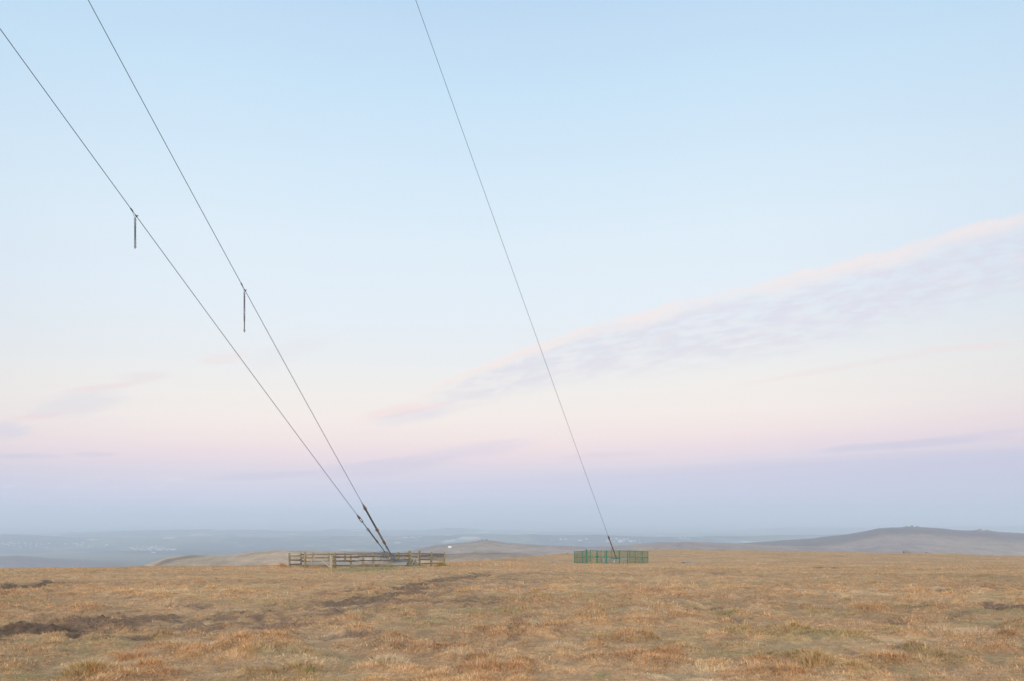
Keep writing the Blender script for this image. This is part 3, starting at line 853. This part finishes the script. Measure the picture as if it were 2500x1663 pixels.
# cable 2: cone socket, twin struts, collar, struts, collar, tapering link
g2 = cable_thing(c2, 'upper of the two left guy cables, ending in a thick two-piece strut over the pen')
mb = MB(); mb.tube(seg(c2, s2(887.5), 1.0, 40), .0215, n=6); mb.build('cable', M_CABLE, g2)
a, b = c2(s2(886)), c2(s2(892)); ax = (b - a); L_ = ax.length; ax.normalize(); sd = ax.cross(Vector((0, 1, 0))).normalized()
mb = MB(); mb.tube([a - ax * .25, a, a + ax * L_ * .35, a + ax * L_ * .75, a + ax * L_, a + ax * (L_ + .15)], [.03, .05, .09, .125, .11, .05], n=9)
mb.tube([b - sd * .16, b + sd * .16], .045, n=8); mb.build('socket', M_RUST, g2)
mb = MB(); collar(mb, c2, s2(893.5), .09, .4)
for k in (-1, 1):
    mb.tube([p + sd * k * .05 for p in seg(c2, s2(893.5), s2(919.5))], .04, n=7)
mb.tube(seg(c2, s2(893.5), s2(919.5)), .045, n=7)
mb.build('strut', M_DSTEEL, g2)
mb = MB(); collar(mb, c2, s2(920.5), .12, .4); mb.tube([c2(s2(921)) - sd * .16, c2(s2(921)) + sd * .16], .045, n=8); mb.build('collar', M_RUST, g2)
mb = MB()
for k in (-1, 1): mb.tube([p + sd * k * .05 for p in seg(c2, s2(922), s2(937))], .045, n=7)
mb.build('strut', M_STEEL, g2)
mb = MB(); collar(mb, c2, s2(937.5), .115, .55); mb.build('collar', M_RUST, g2)
mb = MB(); mb.tube(seg(c2, s2(939), s2(954.4), 4), [.08, .09, .08, .065, .05], n=8); mb.build('link', M_STEEL, g2)
# cable 3
g3 = cable_thing(c3, 'single guy cable running down into the green mesh fence')
mb = MB(); mb.tube(seg(c3, s3(1485), 1.0, 40), .0235, n=6); mb.build('cable', M_CABLE, g3)
mb = MB(); mb.tube(seg(c3, s3(1484.6), s3(1488), 4), [.05, .12, .15, .14, .09], n=8); mb.build('socket', M_DSTEEL, g3)
mb = MB(); mb.tube(seg(c3, s3(1487.5), s3(1496)), .085, n=8); mb.tube(seg(c3, s3(1496), s3(1505.2)), .075, n=8); mb.build('rod', M_RUST, g3)
mb = MB(); collar(mb, c3, s3(1496), .12, .4); mb.build('collar', M_DSTEEL, g3)
# steel bracket and coil of wire on the block
br = empty('anchor_bracket', c1(0.0) - Vector((0, 0, 1.1)))
tag(br, 'squat steel bracket on the concrete block where both left cables meet', 'bracket')
e1, e2_ = c1(0.0), c2(0.0)
zt_ = at(915, 1361.5, 69.8).z
for xo in (-.18, .18):
    mb = MB(); mb.beam((e1.x + xo, e1.y, zt_ - .4), (e1.x + xo * .6, e1.y, e1.z + .12), .05, .30); mb.build('side_plate', M_STEEL, br)
mb = MB(); mb.tube([(e1.x - .3, e1.y, e1.z), (e1.x + .3, e1.y, e1.z)], .05); mb.build('pin', M_RUST, br)
mb = MB(); mb.tube([(e2_.x - .25, e2_.y, e2_.z), (e2_.x + .25, e2_.y, e2_.z)], .05); mb.build('pin', M_RUST, br)
for xo in (-.16, .16):
    mb = MB(); mb.beam((e2_.x + xo, e2_.y, zt_ - .6), (e2_.x + xo * .7, e2_.y, e2_.z + .08), .05, .26); mb.build('side_plate', M_STEEL, br)
mb = MB(); mb.box(((e1.x + e2_.x) / 2, (e1.y + e2_.y) / 2, zt_ - .1), (1.3, .8, .35), jit=.01); mb.build('foot_plate', M_STEEL, br)
cw = on_ground(952, 67.0)
mb = MB()
for k in range(17):
    t = k / 16
    cx = at(lerp(925, 966, t), 0, 67.4).x; cz = at(0, lerp(1354, 1366, t) + 4 * math.sin(k * 1.7), 67.4).z
    pr = random.uniform(.26, .38)
    th = random.uniform(0, 3.14); tl = random.uniform(-.5, .5)
    ring = []
    for j in range(14):
        a_ = 2 * math.pi * j / 14
        p = Vector((math.cos(a_) * pr * (.8 + .2 * random.random()), math.sin(a_) * .25 * math.cos(th), math.sin(a_) * pr))
        ring.append(Vector((cx, 67.5 + .3 * math.sin(k), cz)) + p)
    mb.tube(ring, .013, n=4, closed=True)
o = single(mb, 'barbed_wire_coil', M_STEEL, (cw.x, cw.y, cw.z)); tag(o, 'tangled coil of grey barbed wire over the block where the cables end', 'barbed wire')

# ------------------------------------------------------------------ chains hung on the two left cables
def hang_chain(pt, s_lo, s_hi, y_bot_row, xs_c, label, nlinks, tassel):
    top1, top2 = pt(s_hi), pt(s_lo)                      # upper and lower clamp on the cable
    Yc = pt(s_lo).y
    knot = Vector((at(xs_c, 0, Yc).x, Yc, top2.z - .16))
    bot = at(xs_c, y_bot_row, Yc)
    o = empty('damper_chain', bot); tag(o, label, 'chain', 'chains hung on the guy cables')
    dirc = (top1 - top2).normalized()
    mb = MB(); mb.tube([top1 - dirc * .12, top1 - dirc * .05, top1 + dirc * .08, top1 + dirc * .12], [.03, .045, .045, .03], n=8); mb.build('clamp', M_CHAIN, o)
    mb = MB(); mb.tube([top2 - dirc * .08, top2 + dirc * .08], .042, n=8)
    sdv = Vector((1, 0, .25)).normalized(); mb.tube([top2 + sdv * .02, top2 + sdv * .13], .028, n=6); mb.build('clamp', M_CHAIN, o)
    mb = MB(); mb.tube([top1 - Vector((0, 0, .03)), knot], .011, n=5); mb.tube([top2, knot], .011, n=5); mb.build('hanger', M_CHAIN, o)
    Ltot = knot.z - bot.z
    pitch = Ltot / nlinks
    for k in range(nlinks):
        zc = knot.z - pitch * (k + .5)
        t = (k + .5) / nlinks
        wdt = .056
        if tassel and .72 < t < .93: wdt = .028
        ring = []
        ang = R(90) * (k % 2) + R(20 + 7 * k)
        for j in range(12):
            a_ = 2 * math.pi * j / 12
            xx = math.cos(a_) * wdt; zz_ = math.sin(a_) * pitch * .62
            ring.append(Vector((knot.x + xx * math.cos(ang), Yc + xx * math.sin(ang), zc + zz_)))
        mb = MB(); mb.tube(ring, .0125, n=5, closed=True)
        # second strand of the doubled chain
        ring2 = [Vector((knot.x - (p.y - Yc) + .012, Yc + (p.x - knot.x), p.z + pitch * .5)) for p in ring]
        mb.tube(ring2, .0125, n=5, closed=True)
        mb.build('link', M_CHAIN, o)
hang_chain(c1, s1(332.5), s1(321.5), 607, 329.7, 'shorter dark chain hanging from the lower left guy cable', 17, False)
hang_chain(c2, s2(598), s2(590), 811.5, 596.5, 'longer dark chain hanging from the upper left guy cable', 26, True)

# ------------------------------------------------------------------ green mesh fence
gf = empty('green_mesh_fence', on_ground(1490, 116))
tag(gf, 'dark green welded mesh security fence with gate round the right guy cable', 'fence')
def gpost(xs, Y, ytop, wd, name='post'):
    g = on_ground(xs, Y); zt = at(xs, ytop, Y).z
    mb = MB(); mb.box((g.x, g.y, (g.z - .2 + zt) / 2), (wd, wd, zt - g.z + .2)); mb.box((g.x, g.y, zt + .015), (wd * 1.15, wd * 1.15, .03)); mb.build(name, M_GREEN, gf)
    return g, zt
GF = [(1402.3, 117.0, 1345.6, .09), (1422.3, 115.6, 1346, .09), (1431.5, 114.8, 1341.8, .17), (1480.8, 113.2, 1344.2, .16), (1512.0, 112.6, 1344.5, .15),
      (1532.0, 113.4, 1344.8, .10), (1550.6, 114.2, 1345.5, .08), (1568.0, 115.0, 1346, .09), (1582.0, 115.8, 1345.8, .09)]
GB = [(1402.3, 117.0), (1441.6, 121.5), (1467.6, 121.8), (1475.3, 122.0), (1493.0, 122.2), (1536.7, 121.4), (1582.0, 115.8)]
gp = [gpost(*q) for q in GF]
gb = [gp[0]] + [gpost(xs, Y, at(xs, 0, Y).z * 0 + HY + F * (EYE - (gz((xs - 1250) / F * Y, Y) + 2.05)) / Y, .06) for xs, Y in GB[1:-1]] + [gp[-1]]
def wire_panel(a, b, z0a, z1a, z0b, z1b, name='mesh_panel', par=None, frame=.04, step=.055, hstep=.11, wr=.0045):
    par = par or gf
    L_ = math.hypot(b[0] - a[0], b[1] - a[1]); n = max(2, int(L_ / step)); m_ = int((z1a - z0a) / hstep)
    mb = MB()
    def P(t, q): return Vector((lerp(a[0], b[0], t), lerp(a[1], b[1], t), lerp(lerp(z0a, z0b, t), lerp(z1a, z1b, t), q)))
    for i in range(n + 1): mb.tube([P(i / n, 0), P(i / n, 1)], wr, n=3, caps=False)
    for j in range(m_ + 1): mb.tube([P(0, j / m_), P(1, j / m_)], wr, n=3, caps=False)
    mb.build(name, M_MESH, par)
    for q in (0.0, .47, 1.0):
        fr = MB(); fr.beam(P(0, q) + Vector((0, -.012, 0)), P(1, q) + Vector((0, -.012, 0)), .035, frame); fr.build('rail', M_GREEN, par)
for k in range(len(gp) - 1):
    if k == 2: continue
    p, q = gp[k], gp[k + 1]
    wire_panel(p[0], q[0], p[0].z + .05, p[1] - .06, q[0].z + .05, q[1] - .06)
for k in range(len(gb) - 1):
    p, q = gb[k], gb[k + 1]
    wire_panel(p[0], q[0], p[0].z + .05, p[1] - .06, q[0].z + .05, q[1] - .06)
# double gate between the tall posts
pg, qg = gp[2], gp[3]
def gleaf(t0, t1, zt_drop):
    a = pg[0].lerp(qg[0], t0); b = pg[0].lerp(qg[0], t1)
    za = lerp(pg[1], qg[1], t0) - .16; zb2 = lerp(pg[1], qg[1], t1) - .16
    g = empty('gate_leaf', a - parent_world(gf)); g.parent = gf
    wire_panel(a, b, a.z + .10, za, b.z + .10, zb2, par=g, frame=.045)
    for p, zt in ((a, za), (b, zb2)):
        mb = MB(); mb.box((p.x, p.y, (p.z + .08 + zt) / 2), (.06, .05, zt - p.z - .08)); mb.build('stile', M_GREEN, g)
    return a, b
l1 = gleaf(.055, .515, 0); l2 = gleaf(.56, .945, 0)
mb = MB(); c_ = l1[1].lerp(l2[0], .5); mb.box((c_.x, c_.y - .05, c_.z + 1.12), (.42, .08, .26)); mb.box((c_.x, c_.y - .06, c_.z + 1.12), (.58, .05, .12)); mb.build('lock_box', M_GREEN, gf)
mb = MB(); mb.box((c_.x - .02, c_.y, c_.z + 1.1), (.08, .06, 2.1)); mb.build('drop_bolt', M_GREEN, gf)
# block, rod stand and stub inside
gbk = on_ground(1500, 118)
ob = empty('anchor_plinth', gbk); tag(ob, 'low grey concrete plinth inside the green mesh fence', 'concrete block')
block('x', at(1502, 0, 117).x, 117.2, 4.6, 3.6, at(0, 1366.0, 116).z, gbk.z - .6, R(-3), M_CONC, taper=.93).build('plinth_base', M_CONC, ob)
block('y', at(1504, 0, 117).x, 117.4, 1.6, 1.6, at(0, 1364.0, 116).z + .05, gbk.z, R(-3), M_CONC, taper=.8).build('plinth_top', M_CONCD, ob)
mb = MB(); q = on_ground(1499.5, 114.2); mb.tube([q + Vector((-.05, 0, -.2)), q + Vector((-.02, 0, .3)), q + Vector((.12, 0, .68))], .03, n=6)
mb.tube([q + Vector((-.12, 0, .32)), q + Vector((.14, 0, .30))], .022, n=5)
mb.tube([q + Vector((-.15, 0, .02)), q + Vector((.2, 0, .03))], .03, n=5)
o = single(mb, 'white_standpipe', M_WALL, q); tag(o, 'thin white pipe standing in front of the plinth in the green fence', 'pipe')

# ------------------------------------------------------------------ scraps round the pen
def stick(x0, y0, x1, y1, Y, r_, name, label, mat, cat='plank', group=None):
    a = at(x0, y0, Y); b = at(x1, y1, Y)
    mb = MB(); mb.beam(a, b, r_ * 2.2, r_ * 1.2, segs=3, jit=.01)
    o = single(mb, name, mat, (min(a, b, key=lambda p: p.z))); tag(o, label, cat, group)
Yp_ = ground_depth(925, 1397)
a = on_ground(921, Yp_ + .1, .07); b = on_ground(933, Yp_ + .8, .26)
mb = MB(); mb.beam(a, b, .12, .06, segs=4, jit=.012);
o = single(mb, 'broken_plank', M_WOOD, a); tag(o, 'bleached broken plank lying on the grass in front of the pen', 'plank')
stick(917.5, 1374, 928.5, 1376.5, 65.2, .05, 'loose_batten', 'white batten lying level behind the pen rails', M_PALEW)
stick(927.5, 1379.5, 933.5, 1368.5, 65.0, .04, 'loose_batten', 'white batten leaning steeply against the concrete block', M_PALEW)

# ------------------------------------------------------------------ rocks
def rock_mesh(center, size, seed, sub=2, rough=.28):
    rs = random.Random(seed)
    bm = bmesh.new(); bmesh.ops.create_icosphere(bm, subdivisions=sub, radius=1.0)
    off = Vector((rs.random() * 50, rs.random() * 50, rs.random() * 50))
    from mathutils import noise as mn
    for v_ in bm.verts:
        k = 1 + rough * 2 * mn.noise(v_.co * 1.3 + off) + rough * .7 * mn.noise(v_.co * 3.7 + off)
        p = v_.co * k
        p.x = max(-.82, min(.82, p.x)); p.y = max(-.82, min(.82, p.y)); p.z = max(-.6, min(.72, p.z))
        v_.co = Vector((p.x * size[0], p.y * size[1], p.z * size[2])) + Vector(center)
    vs = [tuple(v_.co) for v_ in bm.verts]; fs = [tuple(x.index for x in f.verts) for f in bm.faces]
    bm.free(); return vs, fs
def moor_top(xs, Y):
    i = np.array([[(xs - 1250) / F]]); y_ = np.array([[float(Y)]])
    k = np.argmin(abs(ym - Y)); return float(np.interp((xs - 1250) / F, um, ZM[k]))
def tor(xs, Y, stacks, label, row0=None):
    z0 = moor_top(xs, Y)
    o = empty('granite_tor', ((xs - 1250) / F * Y, Y, z0)); tag(o, label, 'rock outcrop', 'granite tors on the far moors')
    for i, (dx_, w_, h_) in enumerate(stacks):
        mb = MB(); zz_ = z0 - 2
        cxp = (xs + dx_ - 1250) / F * Y
        zz_ = moor_top(xs + dx_, Y) - 2
        nl = max(1, int((h_ + 2) / 4)); lh = (h_ + 2) / nl
        for k in range(nl):
            ww = w_ * (1 - .45 * k / nl)
            vs, fs = rock_mesh((cxp + random.uniform(-1, 1), Y + random.uniform(-2, 2), zz_ + lh * (k + .5)), (ww / 2, ww / 2 * .8, lh * .75), i * 31 + k + int(xs))
            mb.add(vs, fs)
        mb.build('rock_stack', M_ROCK, o)
tor(2222, 3800, [(-8, 18, 5), (4, 22, 8), (16, 20, 5)], 'low broad crowning rocks on the summit of the right hill')
tor(2398, 3800, [(-24, 26, 4), (-13, 30, 8), (-6, 24, 13), (4, 26, 7), (13, 30, 10), (21, 24, 6), (30, 22, 3)], 'twin peaked rock outcrop on the shoulder right of the hill summit')
tor(1182, 2600, [(-14, 10, 2), (-4, 14, 4), (6, 14, 5), (18, 9, 2)], 'dark rocky knoll on the brown ridge between the two fences')
def boulder(xs, Y, w_, h_, label, seed, mat=M_ROCK, cat='boulder'):
    g = on_ground(xs, Y)
    mb = MB(); vs, fs = rock_mesh((g.x, g.y, g.z + h_ * .25), (w_ / 2, w_ / 2 * .7, h_ * .6), seed, sub=3); mb.add(vs, fs)
    vs, fs = rock_mesh((g.x + w_ * .45, g.y, g.z + h_ * .1), (w_ / 4, w_ / 4, h_ * .35), seed + 5); mb.add(vs, fs)
    o = single(mb, 'boulder', mat, g); tag(o, label, cat)
boulder(1389, ground_depth(1389, 1354), 1.6, .55, 'flat boulder on the skyline just left of the green fence', 3)
boulder(2213, 290, 3.2, 1.5, 'dark boulder breaking the skyline below the right hill', 9)
boulder(2262, 290, 1.2, .5, 'small dark stone on the skyline right of the skyline boulder', 14)
boulder(1353, 112, .9, .4, 'grey stone in the grass left of the green fence', 21)
boulder(1680, ground_depth(1680, 1376), 2.4, .35, 'pale flat stone lying right of the green fence', 33)

# shallow water at the left
pw = ground_depth(86, 1508)
g = on_ground(86, pw)
mb = MB(); ring = []
for k in range(18):
    a_ = 2 * math.pi * k / 18; rr = 1 + .25 * math.sin(3 * a_ + 1) + .1 * math.sin(7 * a_)
    ring.append((g.x + math.cos(a_) * .09 * rr, g.y + math.sin(a_) * .13 * rr, g.z + .03))
mb.add(ring + [(g.x, g.y, g.z - .1)], [tuple(range(18))] + [((k + 1) % 18, k, 18) for k in range(18)])
o = single(mb, 'pale_stone', M_CONC, g); tag(o, 'small pale flat stone in the grass near the left edge', 'stone')

# ------------------------------------------------------------------ individual tussocks
def tussock(xs, ys, rad, h_, n, c1_, c2_, label, name='grass_tussock', cat='grass tussock', Y=None, up=.6):
    lobes = [(random.uniform(-.5, .5) * rad, random.uniform(-.5, .5) * rad, random.uniform(.45, 1.0)) for _ in range(5)]
    Y = Y or ground_depth(xs, ys)
    g = on_ground(xs, Y)
    rs = np.random.default_rng(int(xs * 7 + ys))
    V = []; fc_ = []; col = []
    for i in range(n):
        a_ = rs.random() * 6.283; rr = rad * .50 * rs.random() ** .8
        lx, ly, lh = lobes[rs.integers(5)]
        bx, by = g.x + math.cos(a_) * rr + lx, g.y + math.sin(a_) * rr + ly
        out = (rr / rad) * 1.7 + rs.random() * .45
        hh = h_ * (.45 + .75 * rs.random()) * (1.1 - .8 * rr / rad) * lh; wv = (.003 + .00016 * Y) * (.7 + .7 * rs.random())
        ang = a_ + rs.normal(0, .7)
        ox, oy = math.cos(ang), math.sin(ang)
        zg = g.z - .05
        m_ = (bx + ox * hh * out * .30, by + oy * hh * out * .30, zg + hh * .62)
        t_ = (bx + ox * hh * out * .85, by + oy * hh * out * .85, zg + hh * (.62 + .40 * (1 - out * up)))
        k = len(V)
        V += [(bx - wv, by, zg), (bx + wv, by, zg), (m_[0] + wv * .7, m_[1], m_[2]), (m_[0] - wv * .7, m_[1], m_[2]), t_]
        fc_ += [(k, k + 1, k + 2, k + 3), (k + 3, k + 2, k + 4)]
        f = rs.random(); cc = [c1_[q] * (1 - f) + c2_[q] * f for q in range(3)]
        col += [cc] * 5
    me = bpy.data.meshes.new(name); me.from_pydata([(p[0] - g.x, p[1] - g.y, p[2] - g.z) for p in V], [], fc_)
    at_ = me.color_attributes.new('tint', 'FLOAT_COLOR', 'POINT')
    rgba = np.ones((len(V), 4), np.float32); rgba[:, :3] = np.array(col); at_.data.foreach_set('color', rgba.ravel())
    me.materials.append(M_GRASS)
    o = bpy.data.objects.new(name, me); C.objects.link(o); o.location = g
    tag(o, label, cat, 'tussocks standing out of the moor grass')
ST = (.50, .34, .19); RU = (.52, .31, .165); RU2 = (.47, .25, .125); OL = (.24, .23, .07); PA = (.62, .48, .31); OR = (.42, .26, .10)
tussock(688, 1384, .55, .62, 420, OR, RU, 'tall orange rush tussock at the left end of the timber pen', Y=66.5)
tussock(1075, 1388, .45, .72, 420, OL, OR, 'tall olive and orange rush tussock at the right end of the timber pen', Y=66.0)
tussock(1094, 1388, .28, .35, 160, OL, OR, 'small olive tussock just right of the tall one beside the pen', Y=66.2)
tussock(1446, 1377, .5, .45, 300, OR, ST, 'tan tussock growing through the gate of the green fence', Y=112.6)
tussock(1522, 1377, .5, .4, 300, OL, ST, 'olive tussock at the foot of the green fence right of the cable', Y=112)
tussock(1541, 1376, .5, .4, 260, ST, OL, 'straw tussock at the foot of the green fence, right of the olive one', Y=112.8)
tussock(765, 1389, .55, .40, 350, OR, ST, 'small tan tussock in front of the pen gate', Y=61.5)
tussock(952, 1388, .45, .35, 300, OL, GREENC.tolist(), 'green tussock at the foot of a middle pen post', Y=64.5)
tussock(300, 1607, .40, .20, 1100, RU, RU2, 'bright rust orange tussock in the left foreground')
tussock(55, 1585, .45, .14, 800, RU, RU2, 'rust red grass clump near the left edge below the peat')
tussock(430, 1583, .22, .16, 500, PA, ST, 'pale straw tuft just below the long peat scar')
tussock(870, 1500, .35, .2, 500, PA, ST, 'pale domed tussock in the middle left foreground')
tussock(1150, 1443, .55, .22, 500, RU, ST, 'rust tussock right of the end of the upper peat scar')
tussock(2112, 1496, .45, .24, 600, RU, ST, 'rounded rust tussock on a mound in the right middle ground')
tussock(1988, 1625, .30, .16, 600, ST, OR, 'tall tan tussock in the right foreground')
tussock(2360, 1560, .5, .22, 900, PA, RU, 'pale tussock capping a small mound at far right')
tussock(1780, 1577, .20, .08, 500, OL, (.34, .26, .05), 'flat olive mossy clump in the right foreground', up=1.0)
tussock(1470, 1650, .17, .08, 500, (.22, .23, .08), ST, 'green tuft at the bottom edge right of centre')
tussock(748, 1640, .17, .09, 500, (.24, .25, .09), ST, 'green and straw tuft at the bottom edge left of centre')
tussock(945, 1622, .28, .18, 700, ST, PA, 'straw coloured tuft left of centre near the bottom edge')
tussock(1385, 1582, .3, .16, 700, PA, ST, 'pale tuft line near the centre of the foreground')

# ------------------------------------------------------------------ far houses
def house_mesh(w_, d_, h_):
    mb = MB(); mb.box((0, 0, h_ / 2 - 2), (w_, d_, h_ + 4))
    wall = mb
    rf = MB(); a_, b_ = w_ / 2 * 1.03, d_ / 2 * 1.06
    rf.add([(-a_, -b_, h_), (a_, -b_, h_), (a_, b_, h_), (-a_, b_, h_), (-a_, 0, h_ + d_ * .38), (a_, 0, h_ + d_ * .38)],
           [(0, 1, 5, 4), (2, 3, 4, 5), (0, 4, 3), (1, 2, 5), (3, 2, 1, 0)])
    return wall, rf
def proto(name, w_, d_, h_):
    wl, rf = house_mesh(w_, d_, h_)
    me = bpy.data.meshes.new(name)
    nv = len(wl.v)
    me.from_pydata(wl.v + rf.v, [], wl.f + [tuple(i + nv for i in f) for f in rf.f])
    me.materials.append(M_WALL); me.materials.append(M_SLATE)
    for i, p in enumerate(me.polygons): p.material_index = 0 if i < len(wl.f) else 1
    return me
PM = [proto('distant_house', 16, 10, 7), proto('distant_house', 26, 10, 7), proto('distant_house', 13, 9, 6), proto('distant_shed', 48, 16, 9)]
hs = random.Random(5)
def land_z(xs, Y):
    uq = np.array([(xs - 1250) / F]); return float(max(z_low(uq, np.array([float(Y)]))[0], -1e9))
def low_depth(xs, ys):
    Yq = np.geomspace(5600, 30000, 700); zq = z_low(np.full(700, (xs - 1250) / F), Yq); need = EYE - (ys - HY) / F * Yq
    mq = np.array([moor_top(xs, q) if q < 9000 else -9e9 for q in Yq])
    k = np.nonzero(np.maximum(zq, mq) >= need)[0]
    return float(Yq[k[0]]) if len(k) else None
def town(cx, cy, rx, ry, n, label, group, shed=.12, big=1.0):
    for i in range(n):
        xs = cx + hs.gauss(0, rx * .5); ys = cy + hs.gauss(0, ry * .5)
        Y = low_depth(xs, ys)
        if Y is None: continue
        me = PM[3] if hs.random() < shed else PM[hs.randrange(3)]
        o = bpy.data.objects.new('distant_house', me)
        o.location = ((xs - 1250) / F * Y, Y, land_z(xs, Y)); o.rotation_euler = (0, 0, hs.gauss(0, .5))
        k = .8 * big * hs.uniform(.7, 1.25); o.scale = (k, k, k)
        C.objects.link(o); tag(o, label, 'house', group)
town(35, 1330, 45, 7, 26, 'white house of the far village at the left edge', 'houses of the village at the left edge')
town(95, 1333, 40, 6, 14, 'white house of the far village at the left edge', 'houses of the village at the left edge', .3)
town(225, 1332, 60, 7, 18, 'white house strung between the two far left villages', 'houses strung between the far left villages', .15)
town(370, 1339, 55, 7, 50, 'white house of the dense far village at middle left', 'houses of the dense village at middle left')
town(410, 1341, 30, 3, 20, 'white house of the dense far village at middle left', 'houses of the dense village at middle left', .2)
town(1400, 1318, 50, 3, 12, 'white house of the far town behind the green fence', 'houses of the town behind the green fence', .2)
town(1520, 1320, 60, 4, 44, 'white house of the far town behind the green fence', 'houses of the town behind the green fence', .2, 1.2)
town(1668, 1316, 12, 2.5, 9, 'white house of the far hamlet right of the green fence', 'houses of the hamlet right of the green fence', .3, 1.2)
town(1010, 1312, 40, 3, 5, 'lone pale farmhouse in the far fields above the pen', 'lone farmhouses in the far fields', .3)
town(800, 1305, 20, 2, 3, 'lone pale farmhouse in the far fields above the pen', 'lone farmhouses in the far fields', .3)
# white building on the brown ridge
_ks = [q for q in ym if q > 1200 and q < 3000 and moor_top(1099, q) >= EYE - (1339.0 - HY) / F * q]
Yf = float(_ks[0]) if _ks else 2300.0
zf = at(1099, 1339.5, Yf)
zg = moor_top(1099, Yf)
fh = empty('white_farmhouse', (zf.x, Yf, zg)); tag(fh, 'long white building on the brown moor right of the timber pen', 'farmhouse')
ft = zg + 3.2 * Yf / F
mb = MB(); mb.box((zf.x - 1, Yf, (zg - 3 + ft) / 2), (11.0, 6, ft - zg + 3)); mb.build('wall', M_WALL, fh)
mb = MB(); mb.add([(zf.x - 7, Yf - 3.4, ft), (zf.x + 5, Yf - 3.4, ft), (zf.x + 5, Yf + 3.4, ft), (zf.x - 7, Yf + 3.4, ft), (zf.x - 7, Yf, ft + 1.4), (zf.x + 5, Yf, ft + 1.4)],
                   [(0, 1, 5, 4), (2, 3, 4, 5), (0, 4, 3), (1, 2, 5), (3, 2, 1, 0)]); mb.build('roof', M_WALL, fh)

# ------------------------------------------------------------------ haze
HB = 180000.0
mb = MB(); mb.box((0, 0, 0), (1, 1, 1))
me_o = mb.build('haze', None)
z0_, z1_ = -480.0, 160.0
me_o.data.transform(Matrix.Diagonal((2 * HB, 2 * HB, z1_ - z0_, 1)))
me_o.location = (0, 0, (z0_ + z1_) / 2)
m = bpy.data.materials.new('haze_air'); m.use_nodes = True
t = m.node_tree; t.nodes.clear()
pv = t.nodes.new('ShaderNodeVolumePrincipled'); out = t.nodes.new('ShaderNodeOutputMaterial')
pv.inputs['Color'].default_value = (.81, .895, 1.0, 1)
pv.inputs['Density'].default_value = 1.18e-4
pv.inputs['Anisotropy'].default_value = .0
t.links.new(pv.outputs[0], out.inputs['Volume'])
me_o.data.materials.append(m)
tag(me_o, 'pale blue haze veiling the far lowland and hills', 'haze', kind='stuff')
